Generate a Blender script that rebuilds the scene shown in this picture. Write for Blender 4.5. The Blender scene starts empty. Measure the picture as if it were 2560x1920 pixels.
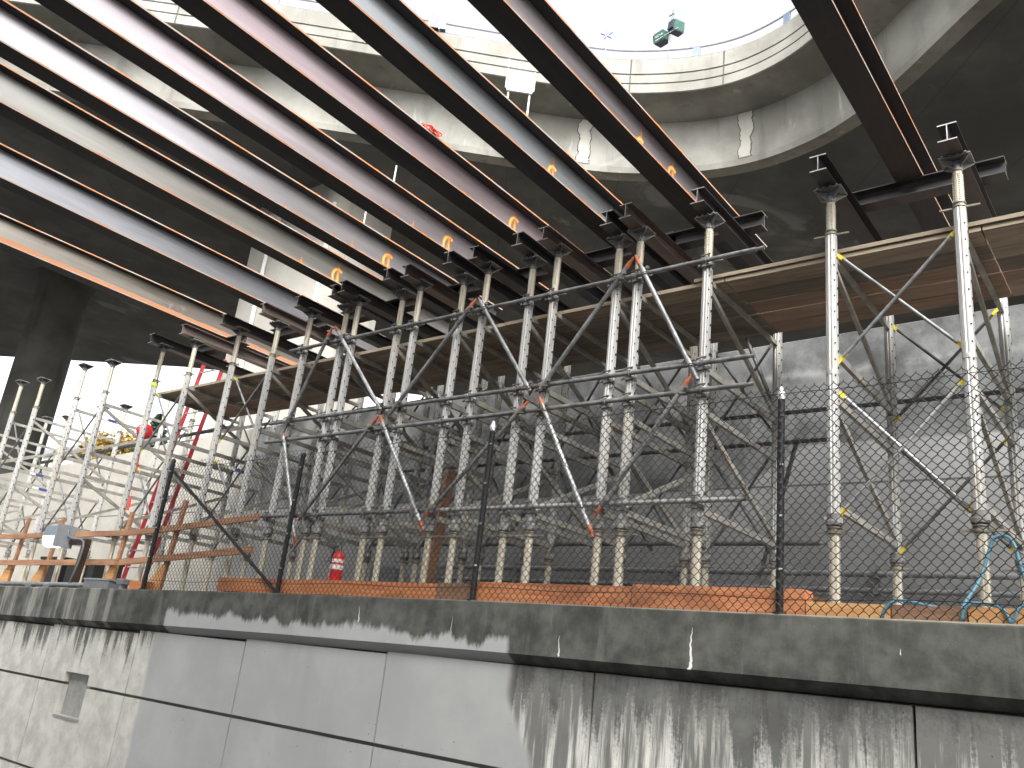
import bpy, math, random
from mathutils import Vector, Matrix
random.seed(7)
R = math.radians
scene = bpy.context.scene
COL = scene.collection

# ------------------------------------------------------------------ camera
cam = bpy.data.cameras.new("camera")
cam.sensor_width = 36.0
cam.lens = 30.27
cam.clip_start = 0.05
cam.clip_end = 4000
camo = bpy.data.objects.new("camera", cam)
COL.objects.link(camo)
right, up, fwd = Vector((0.788, 0.606, 0.109)), Vector((0.115, -0.319, 0.941)), Vector((-0.605, 0.728, 0.321))
fwd.normalize(); right = (right - fwd * right.dot(fwd)).normalized(); up = right.cross(fwd)
camo.matrix_world = Matrix(((right.x, up.x, -fwd.x, 0), (right.y, up.y, -fwd.y, 0), (right.z, up.z, -fwd.z, 1.6), (0, 0, 0, 1)))
scene.camera = camo

# ------------------------------------------------------------------ sky, sun, exposure
SUN_EL, SUN_AZ = 44.0, 137.0            # overcast: brightest sky behind the right shoulder (azimuth from +Y towards +X)
world = bpy.data.worlds.new("World")
scene.world = world
world.use_nodes = True
wn = world.node_tree.nodes; wl_ = world.node_tree.links
bg = wn["Background"]
sky = wn.new("ShaderNodeTexSky"); sky.sky_type = 'NISHITA'; sky.sun_disc = False
sky.sun_elevation = R(SUN_EL); sky.sun_rotation = R(SUN_AZ)
sky.air_density = 1.0; sky.dust_density = 5.0; sky.ozone_density = 1.0
hs = wn.new("ShaderNodeHueSaturation"); hs.inputs["Saturation"].default_value = 0.12
wl_.new(sky.outputs[0], hs.inputs["Color"]); wl_.new(hs.outputs[0], bg.inputs[0])
bg.inputs[1].default_value = 0.15
sd = bpy.data.lights.new("sun", 'SUN'); sd.energy = 0.6; sd.angle = R(25); sd.color = (1.0, 0.96, 0.9)
so = bpy.data.objects.new("sun", sd); COL.objects.link(so)
az, el = R(SUN_AZ), R(SUN_EL)
sdir = Vector((math.sin(az) * math.cos(el), math.cos(az) * math.cos(el), math.sin(el)))
so.rotation_euler = sdir.to_track_quat('Z', 'Y').to_euler()
so.location = (-20, -30, 40)
vs = scene.view_settings
vs.view_transform = 'Standard'; vs.look = 'None'; vs.gamma = 1.0; vs.use_curve_mapping = False
vs.exposure = 1.75

# ------------------------------------------------------------------ material helpers
class NT:
    def __init__(s, name):
        s.m = bpy.data.materials.new(name); s.m.use_nodes = True
        s.t = s.m.node_tree; s.b = s.t.nodes["Principled BSDF"]; s._pos = None
    def new(s, k): return s.t.nodes.new(k)
    def put(s, inp, v):
        if hasattr(v, "is_linked"): s.t.links.new(v, inp)
        else: inp.default_value = v
    def pos(s):
        if s._pos is None: s._pos = s.new("ShaderNodeNewGeometry").outputs["Position"]
        return s._pos
    def gen(s): return s.new("ShaderNodeTexCoord").outputs["Object"]
    def xyz(s, v=None):
        n = s.new("ShaderNodeSeparateXYZ"); s.put(n.inputs[0], v or s.pos()); return n.outputs
    def math(s, op, a, b=0.0, c=None):
        n = s.new("ShaderNodeMath"); n.operation = op; s.put(n.inputs[0], a); s.put(n.inputs[1], b)
        if c is not None: s.put(n.inputs[2], c)
        return n.outputs[0]
    def noise(s, scale=5.0, vec=None, sc=(1, 1, 1), detail=6, rough=0.6, dist=0.0):
        mp = s.new("ShaderNodeMapping"); mp.inputs["Scale"].default_value = sc
        s.put(mp.inputs["Vector"], vec or s.pos())
        n = s.new("ShaderNodeTexNoise"); n.inputs["Scale"].default_value = scale; n.inputs["Detail"].default_value = detail
        n.inputs["Roughness"].default_value = rough; n.inputs["Distortion"].default_value = dist
        s.t.links.new(mp.outputs[0], n.inputs["Vector"]); return n.outputs[0]
    def step(s, v, a, b, smooth=True):
        n = s.new("ShaderNodeMapRange"); n.interpolation_type = 'SMOOTHSTEP' if smooth else 'LINEAR'
        s.put(n.inputs[0], v); s.put(n.inputs[1], a); s.put(n.inputs[2], b); return n.outputs[0]
    def mix(s, f, a, b):
        n = s.new("ShaderNodeMix"); n.data_type = 'RGBA'
        s.put(n.inputs[0], f)
        for i, c in ((6, a), (7, b)):
            if isinstance(c, (tuple, list)): n.inputs[i].default_value = (*c[:3], 1)
            else: s.t.links.new(c, n.inputs[i])
        return n.outputs[2]
    def rnd(s): return s.new("ShaderNodeObjectInfo").outputs["Random"]
    def out(s, col=None, rough=None, metal=None, bump=None, bstr=0.3, bdist=0.01, spec=None):
        if col is not None:
            if isinstance(col, tuple): s.b.inputs["Base Color"].default_value = (*col, 1)
            else: s.t.links.new(col, s.b.inputs["Base Color"])
        if rough is not None: s.put(s.b.inputs["Roughness"], rough)
        if metal is not None: s.put(s.b.inputs["Metallic"], metal)
        if spec is not None: s.put(s.b.inputs["Specular IOR Level"], spec)
        if bump is not None:
            b = s.new("ShaderNodeBump"); b.inputs["Strength"].default_value = bstr; b.inputs["Distance"].default_value = bdist
            s.t.links.new(bump, b.inputs["Height"]); s.t.links.new(b.outputs[0], s.b.inputs["Normal"])
        return s.m

def plain(name, col, rough=0.5, metal=0.0, var=0.35, scale=9.0):
    n = NT(name); k = n.noise(scale, n.gen())
    c2 = tuple(min(1, x * (1 + var)) for x in col); c1 = tuple(x * (1 - var) for x in col)
    k2 = n.step(k, 0.3, 0.7)
    return n.out(n.mix(k2, c1, c2), rough, metal, k, 0.15, 0.004)

def concrete_bridge():
    n = NT("bridge_concrete"); x = n.xyz()
    a = n.noise(0.7, detail=8); b = n.noise(2.2, sc=(1.4, 1.4, 0.22), detail=5); f = n.noise(30, detail=3)
    c = n.mix(n.step(a, 0.35, 0.68), (0.23, 0.224, 0.196), (0.36, 0.352, 0.315))
    c = n.mix(n.math('MULTIPLY', n.step(b, 0.54, 0.72), 0.4), c, (0.13, 0.13, 0.115))
    w = n.noise(1.3, sc=(2.2, 2.2, 0.3), detail=3)
    c = n.mix(n.math('MULTIPLY', n.step(w, 0.66, 0.72), 0.5), c, (0.55, 0.54, 0.5))
    v = n.new("ShaderNodeTexVoronoi"); v.feature = 'DISTANCE_TO_EDGE'; v.inputs["Scale"].default_value = 0.35
    vm = n.new("ShaderNodeMapping"); n.t.links.new(n.pos(), vm.inputs[0]); n.t.links.new(vm.outputs[0], v.inputs["Vector"])
    ck = n.math('MULTIPLY', n.step(n.math('ADD', v.outputs[0], n.math('MULTIPLY', n.noise(3), 0.05)), 0.040, 0.030), n.step(n.noise(0.25), 0.55, 0.65))
    c = n.mix(n.math('MULTIPLY', ck, 0.5), c, (0.5, 0.5, 0.47))
    return n.out(c, 0.85, 0.0, n.math('ADD', f, b), 0.25, 0.01)

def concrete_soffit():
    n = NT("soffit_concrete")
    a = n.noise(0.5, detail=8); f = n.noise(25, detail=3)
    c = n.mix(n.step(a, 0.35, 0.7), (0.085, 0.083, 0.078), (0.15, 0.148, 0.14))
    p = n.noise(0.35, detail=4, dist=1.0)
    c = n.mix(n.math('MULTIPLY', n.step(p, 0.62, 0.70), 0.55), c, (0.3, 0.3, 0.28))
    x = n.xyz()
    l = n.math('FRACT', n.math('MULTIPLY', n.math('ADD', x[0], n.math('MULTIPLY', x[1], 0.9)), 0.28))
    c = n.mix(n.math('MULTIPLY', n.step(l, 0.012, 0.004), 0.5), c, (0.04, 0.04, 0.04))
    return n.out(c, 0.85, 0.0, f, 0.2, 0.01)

def wall_concrete(coping):
    n = NT("coping_concrete" if coping else "panel_concrete")
    X, Y, Z = n.xyz()
    fine = n.noise(45, detail=3); med = n.noise(4, detail=8); jag = n.noise(2.6, sc=(1.0, 1.0, 0.25), detail=6, rough=0.7)
    # painted-over patch between two ragged edges
    jx = n.math('MULTIPLY', n.math('SUBTRACT', n.noise(1.5, sc=(0.2, 0.2, 1), detail=4), 0.5), 0.16)
    if coping:
        zt = n.math('ADD', 1.70, n.math('MULTIPLY', jag, 0.48))
        left, rightp = -11.06, -5.16
    else:
        zt = None; left = -11.30
        rightp = n.math('ADD', -5.16, n.math('MULTIPLY', n.step(Z, 1.55, 0.8), 0.32))
    xj = n.math('ADD', X, jx)
    m = n.math('MULTIPLY', n.step(xj, left if coping else -11.36, (left + .06) if coping else -11.25), n.step(xj, n.math('ADD', rightp, 0.06) if not coping else rightp + .03, n.math('SUBTRACT', rightp, 0.05) if not coping else rightp - .04))
    if coping: m = n.math('MULTIPLY', m, n.step(Z, n.math('ADD', zt, 0.03), n.math('SUBTRACT', zt, 0.05)))
    paint = n.mix(n.step(n.noise(0.8, detail=5), 0.35, 0.7), (0.33, 0.335, 0.33), (0.405, 0.41, 0.40))
    dust = n.noise(1.6, sc=(2.0, 2.0, 0.16), detail=4)
    paint = n.mix(n.math('MULTIPLY', n.step(dust, 0.55, 0.75), 0.25), paint, (0.27, 0.27, 0.26))
    if coping:
        base = n.mix(n.step(med, 0.3, 0.75), (0.036, 0.037, 0.032), (0.112, 0.114, 0.10))
        st = n.noise(2.0, sc=(2.2, 2.2, 0.18), detail=6, rough=0.65)
        st3 = n.noise(6.0, sc=(1.5, 1.5, 0.2), detail=6, rough=0.7)
        base = n.mix(n.math('MULTIPLY', n.step(n.math('ADD', n.math('MULTIPLY', st, 0.5), n.math('MULTIPLY', st3, 0.5)), 0.52, 0.68), 0.4), base, (0.20, 0.20, 0.185))
        base = n.mix(n.math('MULTIPLY', n.step(n.noise(3.2, sc=(1, 1, .8), detail=8, rough=.75), .55, .66), 0.45), base, (0.028, 0.029, 0.026))
        base = n.mix(n.math('MULTIPLY', n.step(X, -12.0, -12.8), n.math('MULTIPLY', n.step(st, 0.45, 0.62), 0.5)), base, (0.42, 0.41, 0.37))
        edge = n.math('SUBTRACT', n.math('ADD', Z, n.math('MULTIPLY', jag, 0.04)), n.math('ADD', 2.262, 0.02))
        base = n.mix(n.step(edge, 0.0, 0.03), base, (0.2, 0.19, 0.15))
        # white lime runs from cracks
        for x0, z0, z1, w in ((-7.26, 1.99, 2.15, .012), (-5.9, 1.95, 2.10, .006), (-4.59, 1.83, 2.0, .013), (-3.31, 1.82, 2.14, .024), (-1.72, 2.05, 2.08, .006)):
            wob = n.math('MULTIPLY', n.math('SUBTRACT', n.noise(6, sc=(0.1, 0.1, 1), detail=3), 0.5), 0.09)
            d = n.math('ABSOLUTE', n.math('SUBTRACT', n.math('ADD', X, wob), x0))
            ww = n.math('MULTIPLY', n.math('MULTIPLY', n.step(Z, z1 + .02, z0, False), w), n.math('ADD', 0.35, n.noise(14, sc=(.2, .2, 1))))
            k = n.math('MULTIPLY', n.step(d, ww, n.math('MULTIPLY', ww, 0.5)), n.math('MULTIPLY', n.step(Z, z0 - .01, z0), n.step(Z, z1 + .01, z1)))
            base = n.mix(n.math('MULTIPLY', k, n.math('SUBTRACT', 1.0, m)), base, (0.75, 0.74, 0.7))
    else:
        # raw, rain-streaked concrete
        lightc = n.mix(n.step(med, 0.3, 0.7), (0.42, 0.41, 0.37), (0.60, 0.588, 0.53))
        dark = n.mix(n.step(med, 0.35, 0.7), (0.045, 0.046, 0.042), (0.105, 0.107, 0.098))
        st = n.noise(2.4, sc=(1.6, 1.6, 0.06), detail=7, rough=0.62)
        st2 = n.noise(7.0, sc=(1.2, 1.2, 0.08), detail=6, rough=0.68)
        depth = n.math('SUBTRACT', 1.80, Z)
        lenr = n.math('ADD', 0.08, n.math('MULTIPLY', n.step(n.math('ADD', n.math('MULTIPLY', st, 0.6), n.math('MULTIPLY', st2, 0.4)), 0.42, 0.66), 0.85))
        lenl = n.math('MULTIPLY', lenr, 0.75)
        ln = n.new("ShaderNodeMix"); ln.data_type = 'FLOAT'; n.put(ln.inputs[0], n.step(X, -8.5, -8.0)); n.put(ln.inputs[2], lenl); n.put(ln.inputs[3], lenr)
        k = n.step(n.math('ADD', depth, n.math('MULTIPLY', n.math('SUBTRACT', fine, 0.5), 0.35)), n.math('ADD', ln.outputs[0], 0.24), n.math('SUBTRACT', ln.outputs[0], 0.14))
        grey = n.mix(n.step(n.math('ADD', n.math('MULTIPLY', st, 0.45), n.math('MULTIPLY', st2, 0.55)), 0.46, 0.57), (0.10, 0.10, 0.092), (0.72, 0.71, 0.66)); lightc = n.mix(n.math('MULTIPLY', n.step(X, -8.5, -8.0), 0.85), lightc, grey)
        base = n.mix(n.math('MULTIPLY', k, 0.93), lightc, dark)
        bl = n.noise(3.5, sc=(1.6, 1.6, 0.35), detail=8, rough=0.75)
        base = n.mix(n.math('MULTIPLY', n.step(bl, 0.60, 0.72), n.math('ADD', 0.22, n.math('MULTIPLY', n.step(X, -8.5, -8.0), 0.3))), base, (0.16, 0.16, 0.145))
    c = n.mix(m, base, paint)
    pit = n.new("ShaderNodeTexVoronoi"); pit.inputs["Scale"].default_value = 11.0
    n.t.links.new(n.pos(), pit.inputs["Vector"])
    pk = n.math('MULTIPLY', n.step(pit.outputs["Distance"], 0.10, 0.06), n.step(n.noise(2.5), 0.52, 0.6))
    c = n.mix(n.math('MULTIPLY', pk, 0.75), c, (0.03, 0.03, 0.028))
    sp = n.noise(90, detail=2)
    c = n.mix(n.math('MULTIPLY', n.step(sp, 0.66, 0.74), n.math('MULTIPLY', n.math('SUBTRACT', 1.0, m), 0.5)), c, (0.33, 0.33, 0.3))
    h = n.math('SUBTRACT', n.math('MULTIPLY', fine, 0.5), n.math('MULTIPLY', pk, 2.0))
    return n.out(c, 0.82, 0.0, h, 0.3, 0.006)

def back_concrete():
    n = NT("back_wall_concrete"); X, Y, Z = n.xyz()
    med = n.noise(1.5, detail=9, rough=0.68); fine = n.noise(35, detail=3)
    top = n.mix(n.step(med, 0.33, 0.68), (0.07, 0.073, 0.072), (0.20, 0.207, 0.203))
    st = n.noise(1.8, sc=(1.6, 1.6, 0.16), detail=6)
    top = n.mix(n.math('MULTIPLY', n.step(st, 0.5, 0.66), 0.55), top, (0.05, 0.052, 0.05))
    band = n.math('MULTIPLY', n.step(n.math('ABSOLUTE', n.math('SUBTRACT', n.math('ADD', Z, n.math('MULTIPLY', n.noise(2.2, detail=5), 0.22)), 5.76)), 0.09, 0.0), n.step(n.noise(3), 0.42, 0.6))
    top = n.mix(n.math('MULTIPLY', band, 0.3), top, (0.5, 0.5, 0.48))
    low = n.mix(n.step(n.noise(0.9, detail=5), 0.3, 0.7), (0.24, 0.245, 0.245), (0.33, 0.335, 0.33))
    zl = n.math('ADD', n.math('MULTIPLY', n.step(X, -4.6, -3.6), 0.5), 4.2)
    zl = n.math('ADD', zl, n.math('MULTIPLY', n.math('SUBTRACT', n.noise(2.0), 0.5), 0.03))
    c = n.mix(n.step(Z, n.math('ADD', zl, .03), n.math('SUBTRACT', zl, .03)), top, low)
    lft = n.mix(n.step(med, 0.3, 0.75), (0.40, 0.385, 0.34), (0.52, 0.50, 0.45))
    c = n.mix(n.step(n.math('ADD', X, n.math('MULTIPLY', med, 0.8)), -14.6, -15.6), c, lft)
    ln = n.math('ABSOLUTE', n.math('SUBTRACT', Z, 4.2))
    c = n.mix(n.math('MULTIPLY', n.step(ln, 0.018, 0.006), 0.8), c, (0.03, 0.03, 0.03))
    return n.out(c, 0.85, 0.0, n.math('ADD', fine, med), 0.25, 0.01)

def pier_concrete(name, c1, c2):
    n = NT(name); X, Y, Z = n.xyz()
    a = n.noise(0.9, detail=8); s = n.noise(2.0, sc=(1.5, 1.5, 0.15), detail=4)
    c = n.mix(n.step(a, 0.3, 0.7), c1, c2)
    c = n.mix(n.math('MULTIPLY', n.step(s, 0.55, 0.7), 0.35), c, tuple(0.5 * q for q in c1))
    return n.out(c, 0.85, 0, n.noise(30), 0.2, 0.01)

def mill_steel(name, c1, c2, rust=0.25, metal=0.55, rough=0.33, band=None):
    n = NT(name)
    long_ = n.noise(5.0, sc=(1, 0.12, 1.6), detail=7, rough=0.65); blot = n.noise(1.6, detail=8, rough=0.7)
    c = n.mix(n.step(long_, 0.35, 0.66), c1, c2)
    rk = n.math('MULTIPLY', n.step(blot, 0.60, 0.70), rust)
    c = n.mix(rk, c, (0.30, 0.115, 0.05))
    if band:
        zz = n.xyz()[2]
        bk = n.step(n.math('ADD', zz, n.math('MULTIPLY', n.math('SUBTRACT', n.noise(3.0, sc=(1, .5, 1), detail=8, rough=0.7), 0.5), band[1])), band[0] + .012, band[0] - .012)
        c = n.mix(n.math('MULTIPLY', bk, 0.85), c, (0.50, 0.21, 0.09)); rk = n.math('MAXIMUM', rk, n.math('MULTIPLY', bk, 0.85))
    fl = n.noise(60, detail=2)
    r = n.math('ADD', rough, n.math('MULTIPLY', n.math('SUBTRACT', long_, 0.5), 0.25))
    return n.out(c, n.math('ADD', r, n.math('MULTIPLY', rk, 0.6)), n.math('SUBTRACT', metal, n.math('MULTIPLY', rk, metal)), n.math('ADD', fl, long_), 0.04, 0.0015)

def rust_edge():
    n = NT("rust_edge")
    a = n.noise(9, sc=(1, .25, 1), detail=6)
    c = n.mix(n.step(a, 0.38, 0.62), (0.56, 0.25, 0.11), (0.46, 0.40, 0.34))
    return n.out(c, 0.7, 0.1, a, 0.2, 0.003)

def alu(name, c1, c2, metal=0.75, rough=0.34):
    n = NT(name); o = n.gen()
    s = n.noise(6, sc=(1, 1, 0.10)); b = n.noise(1.7, detail=6)
    g = n.noise(18, detail=5)
    c = n.mix(n.step(s, 0.3, 0.7), c1, c2)
    c = n.mix(n.math('MULTIPLY', n.step(b, 0.5, 0.72), 0.55), c, (0.46, 0.40, 0.29))
    c = n.mix(n.math('MULTIPLY', n.step(g, 0.62, 0.72), 0.35), c, (0.14, 0.13, 0.11))
    return n.out(c, n.math('ADD', rough, n.math('MULTIPLY', b, 0.2)), n.math('SUBTRACT', metal, n.math('MULTIPLY', n.step(b, 0.5, 0.75), 0.45)), g, 0.1, 0.002)

def galv(name, c1, c2, metal=0.5, rough=0.5):
    n = NT(name); s = n.noise(8, detail=7); b = n.noise(1.2, detail=4)
    c = n.mix(n.step(s, 0.32, 0.68), c1, c2)
    c = n.mix(n.math('MULTIPLY', n.step(b, 0.56, 0.7), 0.4), c, (0.2, 0.15, 0.11))
    return n.out(c, rough, metal, s, 0.15, 0.002)

def wood(name, c1, c2, dirt=0.25):
    n = NT(name)
    w = n.noise(3.2, sc=(0.5, 7, 9), detail=7, rough=0.65, dist=0.6); kn = n.noise(1.1, sc=(1, 2, 2), detail=3)
    rnd = n.rnd()
    c = n.mix(n.step(w, 0.34, 0.66), c1, c2)
    c = n.mix(n.math('MULTIPLY', n.step(kn, 0.54, 0.70), 0.55), c, tuple(0.35 * q for q in c1))
    dk = n.noise(1.0, detail=6)
    c = n.mix(n.math('MULTIPLY', n.step(dk, 0.56, 0.72), dirt), c, (0.06, 0.05, 0.04))
    c = n.mix(n.math('MULTIPLY', rnd, 0.45), c, tuple(0.62 * q for q in c1))
    return n.out(c, 0.75, 0, w, 0.2, 0.004)

def ground_mat(name, c1, c2, sc):
    n = NT(name); a = n.noise(sc, detail=8); b = n.noise(60, detail=3)
    return n.out(n.mix(n.step(a, .3, .7), c1, c2), 0.9, 0, b, 0.4, 0.01)

def leaf_mat(name, c1, c2):
    n = NT(name)
    return n.out(n.mix(n.step(n.noise(1.4), .35, .65), c1, c2), 0.7)

M = {}
M['bridge'] = concrete_bridge(); M['soffit'] = concrete_soffit()
M['coping'] = wall_concrete(True); M['panel'] = wall_concrete(False); M['back'] = back_concrete()
M['niche'] = plain("niche_mortar", (0.27, 0.27, 0.25), 0.85, 0, 0.12)
M['pier'] = pier_concrete("pier_concrete", (0.40, 0.385, 0.34), (0.52, 0.50, 0.45))
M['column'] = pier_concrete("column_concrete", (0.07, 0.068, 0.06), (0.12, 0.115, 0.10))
M['rust'] = rust_edge()
M['scale'] = mill_steel("shade_dark_flange", (0.028, 0.026, 0.028), (0.05, 0.046, 0.048), 0.2, 0.0, 0.65)  # near-black flange tone: shade of the undersides put into the colour
M['alu'] = alu("leg_aluminium", (0.40, 0.395, 0.37), (0.56, 0.56, 0.55), 0.5, 0.42)
M['alu_dull'] = alu("frame_aluminium", (0.28, 0.27, 0.24), (0.45, 0.435, 0.40), 0.4, 0.5)
M['cream'] = alu("jack_aluminium", (0.50, 0.465, 0.37), (0.66, 0.62, 0.52), 0.3, 0.5)
M['iron'] = galv("cast_iron", (0.16, 0.145, 0.11), (0.30, 0.28, 0.23), 0.3, 0.6)
M['plate'] = galv("head_plate_steel", (0.15, 0.15, 0.145), (0.26, 0.26, 0.25), 0.15, 0.62)
M['hole'] = plain("bolt_hole_dark", (0.012, 0.012, 0.012), 0.9, 0, 0.1)
M['galv'] = galv("galvanised_tube", (0.14, 0.145, 0.145), (0.30, 0.305, 0.305))
M['galv_light'] = galv("pale_galvanised_tube", (0.30, 0.31, 0.31), (0.50, 0.51, 0.51))
M['galv_dark'] = galv("dark_tube", (0.07, 0.07, 0.07), (0.15, 0.15, 0.15), 0.4, 0.55)  # darker tone for tubes and braces on the rear legs
M['rustend'] = plain("orange_rust_end", (0.42, 0.13, 0.06), 0.7, 0.1)
M['coupler'] = galv("coupler_steel", (0.13, 0.13, 0.125), (0.36, 0.36, 0.35), 0.6, 0.45)
M['dark_steel'] = mill_steel("dark_mill_steel", (0.04, 0.038, 0.04), (0.075, 0.07, 0.072), 0.15, 0.25, 0.45)
M['brown_steel'] = mill_steel("brown_mill_steel", (0.13, 0.105, 0.095), (0.22, 0.18, 0.165), 0.35, 0.35, 0.45)
M['end_steel'] = galv("sawn_steel_end", (0.42, 0.41, 0.42), (0.60, 0.59, 0.62), 0.4, 0.5)
M['end_dull'] = galv("dull_sawn_end", (0.20, 0.185, 0.17), (0.34, 0.315, 0.29), 0.4, 0.5)
M['orange_paint'] = plain("orange_marking_paint", (1.0, 0.30, 0.05), 0.6, 0, 0.12)
M['orange_core'] = plain("marking_paint_glow", (1.0, 0.60, 0.16), 0.6, 0, 0.08)  # yellower stroke core: overexposed glow of the orange marks painted in
M['yellow'] = plain("yellow_tag", (0.75, 0.58, 0.03), 0.6, 0, 0.2)
M['hivis'] = plain("lime_tape", (0.62, 0.78, 0.05), 0.6, 0, 0.1)
M['plank'] = wood("deck_plank", (0.28, 0.215, 0.155), (0.47, 0.37, 0.275), 0.2)
M['plank_red'] = wood("reddish_deck_plank", (0.28, 0.18, 0.125), (0.43, 0.29, 0.205), 0.2)
M['plank_dark'] = wood("dark_deck_plank", (0.17, 0.135, 0.105), (0.29, 0.235, 0.19), 0.3)
M['plank_edge'] = wood("plank_sawn_edge", (0.32, 0.26, 0.185), (0.47, 0.39, 0.29), 0.15)
M['sill'] = wood("orange_timber", (0.50, 0.165, 0.06), (0.68, 0.29, 0.125), 0.45)
M['sill2'] = wood("amber_timber", (0.55, 0.27, 0.095), (0.72, 0.41, 0.17), 0.1)
M['sill3'] = wood("brown_timber", (0.19, 0.10, 0.055), (0.30, 0.165, 0.10), 0.3)
M['rail'] = wood("guardrail_timber", (0.33, 0.16, 0.085), (0.48, 0.265, 0.15), 0.25)
M['black'] = plain("black_vinyl", (0.009, 0.009, 0.010), 0.55, 0, 0.3)
M['cap'] = galv("silver_cap", (0.55, 0.56, 0.57), (0.75, 0.76, 0.77), 0.7, 0.35)
M['red'] = plain("red_enamel", (0.55, 0.02, 0.025), 0.3, 0, 0.15)
M['redrail'] = plain("red_fibreglass", (0.33, 0.035, 0.04), 0.5, 0, 0.3)
M['redbright'] = plain("bright_red_webbing", (0.8, 0.07, 0.045), 0.6, 0, 0.1)
M['white'] = plain("white_paint", (0.78, 0.78, 0.76), 0.5, 0, 0.06)
M['greybox'] = plain("grey_pvc", (0.15, 0.16, 0.165), 0.5, 0, 0.12)
M['greylid'] = plain("pale_grey_lid", (0.26, 0.28, 0.30), 0.5, 0, 0.1)
M['lampbody'] = plain("blue_grey_housing", (0.17, 0.21, 0.25), 0.45, 0, 0.08)
M['brown'] = plain("brown_square_tube", (0.06, 0.038, 0.03), 0.45, 0.1, 0.25)
M['blue'] = plain("blue_hose", (0.09, 0.24, 0.33), 0.4, 0, 0.25)
M['star'] = plain("blue_star_paint", (0.10, 0.13, 0.42), 0.5, 0, 0.1)
M['green'] = plain("green_housing", (0.03, 0.115, 0.085), 0.4, 0, 0.2)
M['navy'] = plain("dark_navy_housing", (0.03, 0.035, 0.06), 0.4, 0, 0.2)
M['bluesteel'] = plain("blue_grey_post", (0.17, 0.21, 0.29), 0.5, 0.2, 0.12)
M['railgrey'] = plain("mauve_grey_rail", (0.30, 0.29, 0.33), 0.5, 0.2, 0.12)
M['asphalt'] = ground_mat("asphalt", (0.042, 0.042, 0.044), (0.07, 0.07, 0.072), 3)
M['dirt'] = ground_mat("gravelly_soil", (0.13, 0.12, 0.10), (0.22, 0.20, 0.17), 2)
M['pipe'] = galv("grey_conduit", (0.17, 0.18, 0.19), (0.28, 0.29, 0.30), 0.2, 0.5)
M['pipe_dark'] = galv("dark_pipe", (0.03, 0.033, 0.036), (0.07, 0.075, 0.08), 0.1, 0.5)
M['leaf_y'] = leaf_mat("yellow_leaf", (0.20, 0.13, 0.015), (0.32, 0.21, 0.03))
M['leaf_g'] = leaf_mat("green_needle", (0.022, 0.05, 0.03), (0.05, 0.09, 0.055))
M['bark'] = plain("bark", (0.08, 0.06, 0.045), 0.9)
M['facade'] = plain("cream_facade", (0.55, 0.52, 0.44), 0.8, 0, 0.08)
M['window'] = plain("dark_pane", (0.04, 0.05, 0.06), 0.15, 0, 0.1)
M['sticker'] = plain("blue_sticker", (0.05, 0.08, 0.28), 0.4, 0, 0.1)
e = NT("lit_lens"); e.b.inputs["Emission Color"].default_value = (1, 0.95, 0.82, 1); e.b.inputs["Emission Strength"].default_value = 2.2
M['lens'] = e.out((0.8, 0.78, 0.7), 0.2)
GIRD = [("g_rusty", (0.40, 0.36, 0.31), (0.52, 0.47, 0.41), 0.45, 0.8, 0.34, (6.845, .10)),
        ("g_bluegrey", (0.38, 0.38, 0.405), (0.47, 0.47, 0.50), 0.06, 0.72, 0.35),
        ("g_beige", (0.40, 0.385, 0.35), (0.49, 0.475, 0.435), 0.10, 0.7, 0.36, (6.735, .14)),
        ("g_pale", (0.66, 0.625, 0.645), (0.78, 0.74, 0.76), 0.03, 0.8, 0.36),
        ("g_white", (0.64, 0.57, 0.59), (0.76, 0.68, 0.70), 0.03, 0.8, 0.36),
        ("g_pink", (0.52, 0.42, 0.435), (0.63, 0.51, 0.53), 0.03, 0.72, 0.35),
        ("g_slate", (0.48, 0.505, 0.52), (0.58, 0.605, 0.625), 0.02, 0.72, 0.35),
        ("g_mauve", (0.36, 0.32, 0.33), (0.46, 0.41, 0.425), 0.05, 0.65, 0.38),
        ("g_brown", (0.05, 0.032, 0.026), (0.08, 0.052, 0.042), 0.4, 0.2, 0.5)]
GM = [mill_steel(*g) for g in GIRD]

# ------------------------------------------------------------------ mesh helpers
def wloc(o):
    v = Vector((0, 0, 0))
    while o is not None: v += o.location; o = o.parent
    return v

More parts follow.
